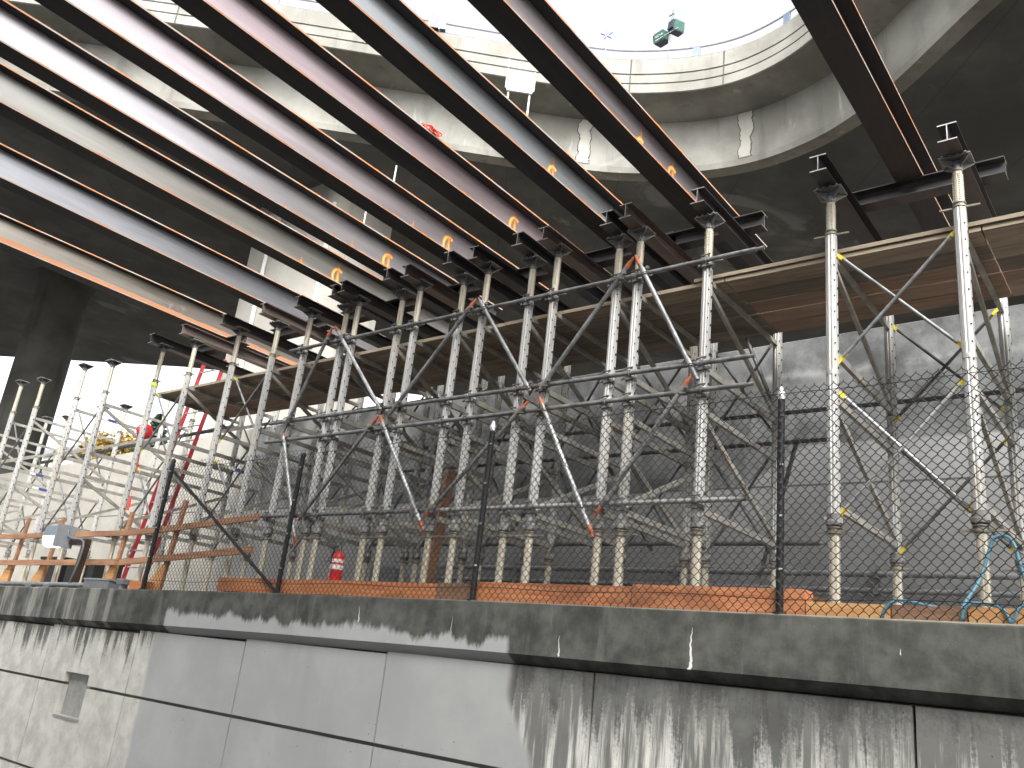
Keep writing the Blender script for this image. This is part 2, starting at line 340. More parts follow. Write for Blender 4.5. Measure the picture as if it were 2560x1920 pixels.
class MB:
    def __init__(s): s.v = []; s.f = []; s.m = []
    def add(s, vs_, fs, m=0):
        b = len(s.v); s.v += [tuple(q) for q in vs_]; s.f += [tuple(b + i for i in f) for f in fs]; s.m += [m] * len(fs); return s
    def box(s, c, d, m=0, rot=None, taper=1.0):
        x, y, z = d[0] / 2, d[1] / 2, d[2] / 2; t = taper
        p = [Vector(q) for q in ((-x, -y, -z), (x, -y, -z), (x, y, -z), (-x, y, -z), (-x * t, -y * t, z), (x * t, -y * t, z), (x * t, y * t, z), (-x * t, y * t, z))]
        if rot is not None: p = [rot @ q for q in p]
        c = Vector(c)
        return s.add([q + c for q in p], [(3, 2, 1, 0), (4, 5, 6, 7), (0, 1, 5, 4), (1, 2, 6, 5), (2, 3, 7, 6), (3, 0, 4, 7)], m)
    def span(s, a, b, m=0):
        return s.box([(a[i] + b[i]) / 2 for i in range(3)], [abs(b[i] - a[i]) for i in range(3)], m)
    def frame(s, p0, p1, upv=None):
        d = (Vector(p1) - Vector(p0)); L = d.length; d.normalize()
        u0 = Vector(upv) if upv else (Vector((0, 0, 1)) if abs(d.z) < 0.9 else Vector((1, 0, 0)))
        a = d.cross(u0).normalized(); b = a.cross(d).normalized()
        return d, a, b, L
    def bar(s, p0, p1, w, h, m=0, upv=None):
        d, a, b, L = s.frame(p0, p1, upv); p0 = Vector(p0); p1 = Vector(p1); vs_ = []
        for p in (p0, p1):
            for i, j in ((-1, -1), (1, -1), (1, 1), (-1, 1)): vs_.append(p + a * (i * w / 2) + b * (j * h / 2))
        return s.add(vs_, [(3, 2, 1, 0), (4, 5, 6, 7), (0, 1, 5, 4), (1, 2, 6, 5), (2, 3, 7, 6), (3, 0, 4, 7)], m)
    def tube(s, p0, p1, r, n=10, m=0, r1=None, caps=True, mcap=None):
        d, a, b, L = s.frame(p0, p1); vs_ = []
        for p, rr in ((Vector(p0), r), (Vector(p1), r if r1 is None else r1)):
            for i in range(n):
                t = 2 * math.pi * i / n; vs_.append(p + a * (rr * math.cos(t)) + b * (rr * math.sin(t)))
        s.add(vs_, [(i, (i + 1) % n, n + (i + 1) % n, n + i) for i in range(n)], m)
        if caps:
            k = len(s.v) - 2 * n; s.f += [tuple(k + i for i in reversed(range(n))), tuple(k + n + i for i in range(n))]; s.m += [m if mcap is None else mcap] * 2
        return s
    def path(s, pts, r, n=8, m=0, closed=False):
        pts = [Vector(p) for p in pts]; N = len(pts); vs_ = []; pa = None
        for i, p in enumerate(pts):
            d = (pts[min(i + 1, N - 1)] - pts[max(i - 1, 0)]).normalized()
            if pa is None:
                pa = d.cross(Vector((0, 0, 1)) if abs(d.z) < 0.9 else Vector((1, 0, 0))).normalized()
            a = (pa - d * pa.dot(d)).normalized(); pa = a; b = d.cross(a)
            for j in range(n):
                t = 2 * math.pi * j / n; vs_.append(p + a * (r * math.cos(t)) + b * (r * math.sin(t)))
        fs = [(i * n + j, i * n + (j + 1) % n, (i + 1) * n + (j + 1) % n, (i + 1) * n + j) for i in range(N - 1) for j in range(n)]
        fs += [tuple(reversed(range(n))), tuple((N - 1) * n + j for j in range(n))]
        return s.add(vs_, fs, m)
    def lathe(s, prof, o=(0, 0, 0), n=16, m=0, axis='Z'):
        o = Vector(o); vs_ = []
        for r, h in prof:
            for i in range(n):
                t = 2 * math.pi * i / n; c, q = r * math.cos(t), r * math.sin(t)
                vs_.append(o + (Vector((c, q, h)) if axis == 'Z' else Vector((h, c, q)) if axis == 'X' else Vector((c, h, q))))
        N = len(prof)
        fs = [(i * n + j, i * n + (j + 1) % n, (i + 1) * n + (j + 1) % n, (i + 1) * n + j) for i in range(N - 1) for j in range(n)]
        fs += [tuple(reversed(range(n))), tuple((N - 1) * n + j for j in range(n))]
        return s.add(vs_, fs, m)
    def prism(s, poly, fn, l0, l1, m=0, mends=None, mside=None):
        n = len(poly); vs_ = [fn(a, b, l0) for a, b in poly] + [fn(a, b, l1) for a, b in poly]
        for i in range(n):
            pass
        s.add(vs_, [], m); k = len(s.v) - 2 * n
        for i in range(n):
            s.f.append((k + i, k + (i + 1) % n, k + n + (i + 1) % n, k + n + i)); s.m.append(mside[i] if mside else m)
        s.f += [tuple(k + i for i in reversed(range(n))), tuple(k + n + i for i in range(n))]; s.m += [m if mends is None else mends] * 2
        return s
    def build(s, name, mats, parent=None, smooth=False, loc=None, autos=None):
        if not isinstance(mats, (list, tuple)): mats = [mats]
        o_ = Vector(loc) if loc is not None else Vector((0, 0, 0))
        base = (wloc(parent) if parent is not None else Vector((0, 0, 0))) + o_
        me = bpy.data.meshes.new(name)
        me.from_pydata([tuple(Vector(q) - base) for q in s.v], [], s.f)
        for q in mats: me.materials.append(q)
        if s.m: me.polygons.foreach_set("material_index", s.m)
        if smooth: me.polygons.foreach_set("use_smooth", [True] * len(me.polygons))
        me.update()
        import bmesh as _b
        bm = _b.new(); bm.from_mesh(me); _b.ops.recalc_face_normals(bm, faces=bm.faces); bm.to_mesh(me); bm.free()
        if autos is not None:
            me.polygons.foreach_set("use_smooth", [True] * len(me.polygons))
            me.set_sharp_from_angle(angle=R(autos))
        ob = bpy.data.objects.new(name, me); COL.objects.link(ob); ob.location = o_
        if parent is not None: ob.parent = parent
        return ob

def thing(name, label, cat, loc=(0, 0, 0), group=None):
    o = bpy.data.objects.new(name, None); COL.objects.link(o); o.location = loc; o.empty_display_size = 0.1
    return tag(o, label, cat, group)
def tag(o, label, cat, group=None):
    o['label'] = label; o['category'] = cat
    if group: o['group'] = group
    return o
def struct(o): o['kind'] = 'structure'; return o
def dup(o, parent=None):
    c = o.copy(); COL.objects.link(c)
    if parent is not None: c.parent = parent
    for ch in list(o.children): dup(ch, c)
    return c
ORD = ("first second third fourth fifth sixth seventh eighth ninth tenth eleventh twelfth thirteenth fourteenth fifteenth sixteenth "
       "seventeenth eighteenth nineteenth twentieth twenty-first twenty-second twenty-third twenty-fourth twenty-fifth").split()
def lerp(tab, x):
    if x <= tab[0][0]: return tab[0][1]
    for (a, p), (b, q) in zip(tab, tab[1:]):
        if x <= b: return p + (q - p) * (x - a) / (b - a)
    return tab[-1][1]
def ibeam(w, h, tf, tw):
    a, b = w / 2, tw / 2
    return [(-a, 0), (a, 0), (a, tf), (b, tf), (b, h - tf), (a, h - tf), (a, h), (-a, h), (-a, h - tf), (-b, h - tf), (-b, tf), (-a, tf)]

# ------------------------------------------------------------------ ground
GZ = -1.7
m_ = MB(); m_.span((-19, -60, 13), (60, -5.2, 14.6)); struct(m_.build("sky_block_slab", M['soffit']))  # slab added out of view behind the camera to block sky and sun
g = MB().add([(-900, -900, GZ), (900, -900, GZ), (900, 900, GZ), (-900, 900, GZ)], [(0, 1, 2, 3)]).build("road", M['asphalt']); struct(g)
y_ = MB(); y_.span((-70, 6.9, GZ - .01), (40, 70, 2.24)); struct(y_.build("ground", M['dirt']))

# ------------------------------------------------------------------ near retaining wall
CT = [(-30, 1.98), (-16.4, 2.13), (-14.1, 2.165), (-11.9, 2.205), (-8.8, 2.25), (-5.2, 2.28), (0, 2.295), (8, 2.30)]
ctop = lambda x: lerp(CT, x)
rw = thing("retaining_wall", "low concrete retaining wall with dark stained coping and a painted-over grey patch", "wall", (-6, 6.7, 0))
xs = [-30 + 0.5 * i for i in range(77)]
def coping_seg(x0, x1):
    m = MB(); q = [x0] + [x for x in xs if x0 + .02 < x < x1 - .02] + [x1]
    pr = lambda x: [(6.60, ctop(x) - .466), (6.60, ctop(x) - .012), (6.612, ctop(x)), (6.895, ctop(x)), (6.895, ctop(x) - .55), (6.72, ctop(x) - .55)]
    for x in q: m.v += [(x, a, b) for a, b in pr(x)]
    for i in range(len(q) - 1):
        for j in range(6): m.f.append((i * 6 + j, i * 6 + (j + 1) % 6, (i + 1) * 6 + (j + 1) % 6, (i + 1) * 6 + j)); m.m.append(0)
    e_ = (len(q) - 1) * 6
    m.f += [tuple(range(6)), tuple(e_ + j for j in range(6))]; m.m += [0, 0]
    return m
for a, b in ((-30, -14.11), (-14.10, 8)):
    coping_seg(a, b).build("coping", M['coping'], rw)
JX = [-29.2, -26.7, -24.2, -21.7, -19.2, -16.72, -14.25, -11.72, -9.27, -6.82, -4.25, -1.66, 0.9, 3.4, 8]
m = MB()
NX0, NX1, NZ0, NZ1 = -13.49, -12.78, 0.37, 0.97
for a, b in zip(JX, JX[1:]):
    for z0, z1 in ((GZ, -0.428), (-0.388, 0.788), (0.828, 1.72)):
        x0, x1 = a + .011, b - .011
        t = min(z1, ctop(x0) - .548, ctop(x1) - .548) if z1 > 1 else z1
        if x0 < NX0 < x1 and z0 > -1:
            m.span((x0, 6.68, z0), (NX0, 6.80, t)); m.span((NX1, 6.68, z0), (x1, 6.80, t))
            if z0 < .5: m.span((NX0, 6.68, z0), (NX1, 6.80, NZ0))
            else: m.span((NX0, 6.68, NZ1), (NX1, 6.80, t))
        else: m.span((x0, 6.68, z0), (x1, 6.80, t))
m.build("panel_face", M['panel'], rw)
MB().span((-30, 6.735, GZ), (NX0 - .002, 6.88, 1.55)).span((NX1 + .002, 6.735, GZ), (8, 6.88, 1.55)).span((NX0, 6.80, GZ), (NX1, 6.88, 1.2)).build("backing", M['column'], rw)
nb = MB().span((NX0, 6.765, NZ0), (NX1, 6.799, NZ1)).span((NX0 - .03, 6.66, NZ0 - .025), (NX1 + .02, 6.70, NZ0)).build("niche", M['niche'], rw)

# ------------------------------------------------------------------ back wall with pipes
BT = [(-60, 5.2), (-24, 5.66), (-20, 5.77), (-18.6, 5.88), (-12, 6.0), (-4, 6.12), (-1, 6.17), (20, 6.4)]
bw = thing("concrete_wall", "tall grey stained concrete wall behind the shoring frames", "wall", (-8, 10.3, 2.24))
m = MB(); q = [-60 + i for i in range(81)]
for x in q:
    t = lerp(BT, x); m.v += [(x, 10.2, 2.2), (x, 10.2, t - .01), (x, 10.21, t), (x, 10.55, t), (x, 10.55, 2.2)]
for i in range(len(q) - 1):
    for j in range(5): m.f.append((i * 5 + j, i * 5 + (j + 1) % 5, (i + 1) * 5 + (j + 1) % 5, (i + 1) * 5 + j)); m.m.append(0)
m.build("wall_face", M['back'], bw)
for k, (zz, r, nm, lb) in enumerate(((3.125, .034, 'pipe', "upper grey pipe clipped low along the concrete back wall"), (2.945, .03, 'pipe', "lower grey pipe clipped low along the concrete back wall"))):
    t = thing("wall_pipe", lb, "pipe", (-4, 10.1, zz), "pipes on the back wall")
    MB().tube((-9.4, 10.1, zz), (4, 10.1, zz), r, 12).build("pipe", M['pipe'], t, autos=40)
    for x in (-7.9, -5.3, -2.85, -0.4):
        MB().box((x, 10.125, zz + .02), (.05, .15, r * 2 + .06)).box((x, 10.09, zz + r + .03), (.03, .05, .05)).build("bracket", M['coupler'], t)
    if k == 0:
        MB().path([(-9.4, 10.1, zz), (-9.5, 10.1, zz), (-9.58, 10.1, zz - .03), (-9.63, 10.1, zz - .1), (-9.64, 10.1, 2.3)], r, 12).build("elbow", M['pipe'], t, autos=40)
t = thing("kerb_strip", "dark recessed kerb strip running below the pipes on the back wall", "kerb", (-4, 10.15, 2.24))
MB().span((-9.2, 10.06, 2.24), (6, 10.198, 2.62)).build("kerb_body", M['pipe_dark'], t)
MB().span((-9.2, 10.03, 2.62), (6, 10.198, 2.66)).build("kerb_lid", M['pipe_dark'], t)
# pipe rail along the left part of the wall top
t = thing("pipe_rail", "dark pipe rail running along the top of the pale left back wall", "rail", (-20, 10.35, 5.9))
PR = [(-25.6, 5.84), (-23.2, 5.88), (-20.5, 5.98), (-18.6, 6.04), (-16.3, 6.1)]
MB().path([(x, 10.3, z) for x, z in PR], .045, 10).build("pipe", M['pipe_dark'], t, autos=40)
for x in (-24.9, -22.9, -20.2, -17.9):
    zt = lerp(PR, x); zb_ = lerp(BT, x)
    MB().tube((x, 10.3, zb_ - .01), (x, 10.3, zt), .035, 8).build("stub_post", M['pipe_dark'], t, autos=40)

# ------------------------------------------------------------------ elevated road (curved viaduct) and its piers
CV = [(-44, -15.5), (-36, -8.6), (-28, -1.8), (-23, 2.5), (-19.21, 5.83), (-16.77, 8.0), (-14.28, 10.34), (-11.93, 12.63), (-10.33, 14.12), (-9.37, 14.80), (-8.03, 15.42), (-6.7, 15.66),
      (-5.36, 15.45), (-4.32, 14.98), (-3.47, 14.40), (-2.63, 13.72), (-1.79, 13.04), (-0.5, 12.2), (1.5, 11.6), (6, 11.3), (14, 11.6), (30, 13)]
def dense(P, n):
    P = [Vector(p) for p in P]; P = [2 * P[0] - P[1]] + P + [2 * P[-1] - P[-2]]; out = []
    for i in range(1, len(P) - 2):
        for k in range(n):
            t = k / n; a, b, c, d = P[i - 1:i + 3]
            out.append(.5 * ((2 * b) + (c - a) * t + (2 * a - 5 * b + 4 * c - d) * t * t + (3 * b - a - 3 * c + d) * t ** 3))
    out.append(P[-2]); return out
cv = dense(CV, 5)
for _ in range(3): cv = [cv[0]] + [(cv[i - 1] + 2 * cv[i] + cv[i + 1]) / 4 for i in range(1, len(cv) - 1)] + [cv[-1]]
nrm = []
for i in range(len(cv)):
    d = (cv[min(i + 1, len(cv) - 1)] - cv[max(i - 1, 0)]).normalized(); nrm.append(Vector((d.y, -d.x)))
def off(i, o): p = cv[i] + nrm[i] * o; return p.x, p.y
def strip(prof, name, mat, parent, lo=0, hi=None, closed=True):
    hi = hi or len(cv); m = MB(); n = len(prof)
    for i in range(lo, hi):
        for o, z in prof: x, y = off(i, o); m.v.append((x, y, z))
    for i in range(hi - lo - 1):
        for j in range(n if closed else n - 1): m.f.append((i * n + j, i * n + (j + 1) % n, (i + 1) * n + (j + 1) % n, (i + 1) * n + j)); m.m.append(0)
    if closed:
        e_ = (hi - lo - 1) * n; m.f += [tuple(range(n)), tuple(e_ + j for j in range(n))]; m.m += [0, 0]
    return m.build(name, mat, parent)
va = thing("elevated_road", "curved concrete elevated road overhead with grooved parapet and dark underside", "bridge", (-12, 18, 13))
# box girder web with small drip lip, overhang slab, parapet with two grooves
strip([(-.35, 13.0), (0.0, 13.0), (0.035, 13.14), (0.02, 13.15), (0.1, 14.3), (-.35, 14.3)], "web", M['bridge'], va)
strip([(-1.0, 14.302), (0.10, 14.302), (1.00, 14.44), (1.0, 14.60), (-1.0, 14.60)], "overhang", M['bridge'], va)
# parapet in segments between joints
def near(x, y): return min(range(len(cv)), key=lambda i: (cv[i] - Vector((x, y))).length)
joints = [0] + sorted({near(*p) for p in ((-33, -6), (-26, 0), (-20.5, 4.7), (-17.3, 7.5), (-13.1, 11.5), (-9.6, 14.7), (-7.1, 15.6), (-3.2, 14.2), (2.5, 11.5), (8, 11.3))}) + [len(cv) - 1]
for a, b in zip(joints, joints[1:]):
    strip([(1.02, 14.42), (1.05, 14.44), (1.05, 14.665), (1.02, 14.67), (1.02, 14.70), (1.05, 14.705), (1.05, 14.915), (1.02, 14.92), (1.02, 14.955), (1.05, 14.96), (1.05, 15.34), (1.04, 15.35), (0.80, 15.35), (0.80, 14.602), (1.0, 14.602), (1.0, 14.42)],
          "parapet", M['bridge'], va, a, b + 1)
for j_ in joints[1:-1]:
    x_, y_ = off(j_, 1.0); x2, y2 = off(j_, 1.0525); dd = Vector((-nrm[j_].y, nrm[j_].x)) * .018
    m = MB()
    for z0_, z1_ in ((14.445, 14.66), (14.71, 14.91), (14.965, 15.352)):
        p = [(x_ - dd.x, y_ - dd.y), (x_ + dd.x, y_ + dd.y), (x2 + dd.x, y2 + dd.y), (x2 - dd.x, y2 - dd.y)]
        m.add([(*q_, z0_) for q_ in p] + [(*q_, z1_) for q_ in p], [(0, 1, 2, 3), (4, 5, 6, 7), (0, 1, 5, 4), (1, 2, 6, 5), (2, 3, 7, 6), (3, 0, 4, 7)])
    m.build("joint_sealant", M['column'], va)
# soffit: from the inner edge out to the far edge, 21 m wide
far = [(-66, 1.5), (-42.2, 14.4), (-39.5, 15.93), (-37.7, 16.94), (-33.9, 19.11), (-26, 26), (-14, 34), (0, 38), (16, 36), (26, 33), (34, 28), (42, 20)]
L = [0.0]
for a, b in zip(far, far[1:]): L.append(L[-1] + math.dist(a, b))
Li = [0.0]
for a, b in zip(cv, cv[1:]): Li.append(Li[-1] + (b - a).length)
def farpt(i):
    # keep the pairing by arc position, anchored where both edges are straight
    s_ = Li[i] / Li[-1] * L[-1]
    return Vector((lerp(list(zip(L, [p[0] for p in far])), s_), lerp(list(zip(L, [p[1] for p in far])), s_)))
m = MB(); K = 6
for i in range(len(cv)):
    a = Vector(off(i, -.34)); b = farpt(i)
    for k in range(K + 1):
        p = a.lerp(b, k / K); m.v.append((p.x, p.y, 12.997))
    m.v.append((b.x, b.y, 14.9)); m.v.append((a.x, a.y, 14.62))
n = K + 3
for i in range(len(cv) - 1):
    for j in range(n): m.f.append((i * n + j, i * n + (j + 1) % n, (i + 1) * n + (j + 1) % n, (i + 1) * n + j)); m.m.append(0)
m.f += [tuple(range(n)), tuple((len(cv) - 1) * n + j for j in range(n))]; m.m += [0, 0]
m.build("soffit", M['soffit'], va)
m = MB()
fa = [Vector(p) for p in far]
for a, b in zip(fa, fa[1:]):
    d = (b - a).normalized(); nn = Vector((-d.y, d.x))
    p = [a + nn * .02, b + nn * .02, b + nn * .9, a + nn * .9]
    for z0, z1 in ((13.55, 13.95),): m.add([(q.x, q.y, z0) for q in p] + [(q.x, q.y, z1) for q in p], [(0, 1, 2, 3), (4, 5, 6, 7), (0, 1, 5, 4), (1, 2, 6, 5), (2, 3, 7, 6), (3, 0, 4, 7)])
m.build("outer_ledge", M['bridge'], va)
# vertical patched joint strips on the web
for px, py in ((-7.05, 15.58), (-10.45, 14.05)):
    i = near(px, py); x, y = off(i, .03); d = Vector((nrm[i].y * -1, nrm[i].x))
    ang = math.atan2(d.y, d.x)
    m = MB(); K2 = 24
    rj = random.Random(int(px * -10))
    el = er = 0.0
    for k in range(K2 + 1):
        z0 = 13.155 + 1.13 * k / K2; el = .7 * el + rj.uniform(-.03, .03); er = .7 * er + rj.uniform(-.03, .03)
        xx, yy = off(i, .024 + .08 * k / K2); q0 = Vector((xx, yy, z0)); dd = Vector((d.x, d.y, 0)); nn_ = Vector((nrm[i].x, nrm[i].y, 0))
        a, b = q0 - dd * (.13 + el), q0 + dd * (.13 + er)
        m.v += [tuple(a), tuple(a + nn_ * .022), tuple(b + nn_ * .022), tuple(b)]
    for k in range(K2):
        for j_ in range(4): m.f.append((k * 4 + j_, k * 4 + (j_ + 1) % 4, (k + 1) * 4 + (j_ + 1) % 4, (k + 1) * 4 + j_)); m.m.append(0)
    m.build("joint_patch", M['pier'], va)
    mb = MB(); mb.v = [tuple(Vector(v) + (Vector((d.x, d.y, 0)) * (.022 * (1 if q_ % 4 > 1 else -1)) - Vector((nrm[i].x, nrm[i].y, 0)) * .009)) for q_, v in enumerate(m.v)]; mb.f = list(m.f); mb.m = list(m.m)
    mb.build("joint_sealant", M['column'], va)
# guard rail on the parapet
gr = thing("guard_rail", "thin grey metal guard rail on blue-grey posts along the elevated road parapet", "railing", (-8, 14.3, 15.35))
for z, nm in ((15.70, "top_rail"), (15.44, "lower_rail")):
    m = MB(); m.path([(*off(i, .93), z) for i in range(near(-20, 5.4), near(4, 11.4))], .022, 6); m.build(nm, M['railgrey'], gr)
for px, py in ((-8.06, 15.4), (-5.35, 15.45), (-12.05, 12.5), (-16, 8.7), (-2.4, 13.5)):
    i = near(px, py); x, y = off(i, .925); ang = math.atan2(nrm[i].x * -1, nrm[i].y) 
    MB().box((x, y, 15.535), (.16, .05, .37), 0, Matrix.Rotation(math.atan2(nrm[i].y, nrm[i].x) + R(90), 3, 'Z')).build("post", M['bluesteel'], gr)
# piers
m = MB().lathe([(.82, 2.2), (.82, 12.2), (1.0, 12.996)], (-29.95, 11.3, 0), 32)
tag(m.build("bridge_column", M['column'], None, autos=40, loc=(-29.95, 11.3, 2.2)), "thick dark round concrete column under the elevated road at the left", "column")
pr = thing("bridge_pier", "pale rectangular concrete pier seen between the steel girders", "pier", (-17.5, 12.4, 2.2))
MB().span((-19.22, 11.5, 2.2), (-15.75, 13.3, 12.99)).build("shaft", M['pier'], pr)
for x, z0, z1 in ((-18.32, 6.3, 12.4), (-15.86, 6.3, 12.2)):
    MB().tube((x, 11.44, z0), (x, 11.44, z1), .055, 8).build("downpipe", M['white'], pr, autos=40)
m = MB().span((-18.75, 11.40, 12.25), (-18.1, 11.498, 12.55))
for k in range(7): m.span((-18.72 + k * .09, 11.38, 12.27), (-18.68 + k * .09, 11.40, 12.53))
m.build("grille", M['white'], pr)

# ------------------------------------------------------------------ shoring frames
FX = [(-1.25, 0), (-2.32, 0), (-3.54, 0), (-4.34, 1), (-4.60, 0), (-5.43, 1), (-5.78, 0), (-6.48, 1), (-6.86, 0), (-7.63, 1), (-7.94, 0), (-8.82, 1),
      (-9.05, 0), (-9.85, 1), (-10.60, 0), (-11.62, 1), (-12.85, 0), (-13.88, 1), (-15.60, 0), (-16.71, 1), (-18.45, 0), (-19.52, 1), (-21.20, 0), (-22.30, 1)]
ZB = [(-25, 6.43), (-15.6, 6.40), (-14, 6.38), (-12.8, 6.37), (-11.6, 6.315), (-9, 6.31), (-6, 6.30), (-4.6, 6.285), (-3.54, 6.265), (-2.32, 6.232), (-1.25, 6.205)]
zhead = lambda x: lerp(ZB, x)
YF, YR = 7.10, 8.93
def leg_mesh(x, y):
    m = MB(); N = 32; prof = []
    for i in range(N):
        a = 2 * math.pi * i / N; r = .050 if i % 4 else .044
        if i % 8 == 2: r = .052
        prof.append((r * math.cos(a), r * math.sin(a)))
    m.prism(prof, lambda a, b, z: (x + a, y + b, z), 3.06, 5.73)
    m.lathe([(.060, 3.055), (.066, 3.06), (.066, 3.09), (.060, 3.10), (.060, 3.15), (.053, 3.155)], (x, y, 0), 20, 2); m.box((x + .058, y - .03, 3.10), (.03, .03, .05)); m.box((x - .058, y - .02, 3.11), (.03, .025, .04))
    for z in (4.39,): m.lathe([(.0535, z - .02), (.0535, z + .02)], (x, y, 0), 24)
    k = 3.22
    while k < 5.65:
        for sx in (-1, 1):
            m.tube((x + sx * .047, y, k), (x + sx * .0535, y, k), .0115, 8, 1)
        m.tube((x + .033, y - .033, k + .07), (x + .0372, y - .0372, k + .07), .007, 6, 1)
        k += .152
    return m
def toothed(m, x, y, z0, z1, t0, t1):
    N = 24; prof = []
    for i in range(N):
        a = 2 * math.pi * i / N; r = .0375 if i % 6 not in (1, 2) else .0345
        prof.append((r * math.cos(a), r * math.sin(a)))
    m.prism(prof, lambda a, b, z: (x + a, y + b, z), z0, z1)
    z = t0
    while z < t1:
        for ang in (R(187), R(-62), R(7), R(118)):
            m.box((x + .0385 * math.cos(ang), y + .0385 * math.sin(ang), z), (.010, .017, .0085), 0, Matrix.Rotation(ang, 3, 'Z'))
        z += .0185
def lower_jack(x, y, root):
    m = MB(); toothed(m, x, y, 2.262, 3.04, 2.28, 2.97)
    j = m.build("base_jack", M['cream'], root, autos=30)
    nut = MB().lathe([(.046, 2.985), (.056, 2.99), (.056, 3.005), (.047, 3.012), (.047, 3.03), (.057, 3.034), (.057, 3.046)], (x, y, 0), 18)
    nut.bar((x - .17, y - .02, 3.0), (x + .17, y + .02, 3.012), .016, .016)
    nut.build("wing_nut", M['iron'], j, autos=35)
    MB().span((x - .09, y - .09, 2.242), (x + .09, y + .09, 2.262)).build("base_plate", M['iron'], j)
def head_jack(x, y, root):
    # built for a head height of 6.24; each copy is slid up or down
    m = MB(); toothed(m, x, y, 5.3, 6.16, 5.79, 6.10)
    j = m.build("head_jack", M['cream'], root, autos=30)
    h = MB(); h.span((x - .125, y - .10, 6.228), (x + .125, y + .10, 6.239))
    for a, b in ((-.115, -.09), (.115, -.09), (.115, .09), (-.115, .09)):
        d = Vector((a, b, 0)).normalized(); s_ = Vector((-d.y, d.x, 0)) * .004; c = Vector((x, y, 0))
        t0 = [c + d * .02 + Vector((0, 0, 6.13)), c + Vector((a, b, 6.215)), c + Vector((a, b, 6.228)), c + d * .02 + Vector((0, 0, 6.228))]
        h.add([p + s_ for p in t0] + [p - s_ for p in t0], [(0, 1, 2, 3), (7, 6, 5, 4), (0, 4, 5, 1), (1, 5, 6, 2), (2, 6, 7, 3), (3, 7, 4, 0)])
    h.lathe([(.04, 6.12), (.045, 6.13), (.045, 6.17), (.03, 6.228)], (x, y, 0), 12)
    for k in (-.09, -.03, .03, .09): h.span((x + k - .008, y - .115, 6.233), (x + k + .008, y - .10, 6.246))
    h.build("head_plate", M['plate'], j)
    return j
def collar_nut(x, y, root):
    m = MB().lathe([(.044, 5.731), (.055, 5.735), (.055, 5.75), (.046, 5.757), (.046, 5.768), (.054, 5.772), (.054, 5.782)], (x, y, 0), 18)
    m.bar((x - .155, y, 5.745), (x + .155, y + .01, 5.742), .018, .014)
    m.build("collar_nut", M['iron'], root, autos=35)
def make_frame(flip):
    root = thing("shoring_frame", "", "shoring frame", (0, YF, 2.242))
    for y in (YF, YR):
        leg_mesh(0, y).build("leg", [M['alu'], M['hole'], M['plate']], root, autos=28)
        lower_jack(0, y, root); head_jack(0, y, root); collar_nut(0, y, root)
    a, b = YF + .048, YR - .048
    for z, hh in ((3.23, .06), (4.17, .055), (4.60, .06), (5.535, .05)):
        MB().bar((0, a, z), (0, b, z), .038, hh).build("rung", M['alu_dull'], root)
    lo, hi = (3.30, 4.10); d0 = (hi, lo) if not flip else (lo, hi)
    MB().bar((.0, a, d0[0]), (.0, b, d0[1]), .034, .05).build("diagonal", M['alu_dull'], root)
    lo, hi = (4.67, 5.46); d0 = (hi, lo) if not flip else (lo, hi)
    MB().bar((.0, a, d0[0]), (.0, b, d0[1]), .034, .05).build("diagonal", M['alu_dull'], root)
    for y, z in ((a, 3.23), (a, 4.60), (b, 3.23), (b, 4.60)):
        MB().box((0, y, z), (.05, .022, .10)).build("lug", M['coupler'], root)
    return root
protos = [make_frame(0), make_frame(1)]
used = [False, False]
FR = []
for i, (x, fl) in enumerate(FX):
    o = protos[fl] if not used[fl] else dup(protos[fl])
    used[fl] = True; FR.append(o)
    o.location.x = x
    for c in o.children:
        if c.name.startswith("head_jack"): c.location.z += zhead(x) - 6.240
    tail = "carrying a steel beam" if i < 18 else "with bare heads"
    o['label'] = f"ladder-like aluminium shoring frame, {ORD[i]} from the right, {tail}"
    o['group'] = "aluminium shoring frames"
# small stickers and tapes on particular frames
for fi, y0, z in ((20, 7.6, 4.17), (18, 7.7, 3.23), (15, 7.55, 4.17), (19, 7.8, 5.535), (21, 7.9, 4.60)):
    x = FX[fi][0]
    MB().span((x + .020, y0, z - .022), (x + .0225, y0 + .16, z + .022)).build("sticker", M['sticker'], FR[fi])
    MB().span((x + .020, y0 - .13, z - .022), (x + .0225, y0 - .01, z + .022)).build("sticker", M['white'], FR[fi])
m = MB().lathe([(.058, 5.66), (.058, 5.72)], (FX[17][0], YF, 0), 16); m.build("lime_tape", M['hivis'], FR[17])
m = MB().lathe([(.0405, 6.10), (.0405, 6.155)], (FX[1][0], YF, 0), 16); m.build("blue_tape", M['sticker'], FR[1])

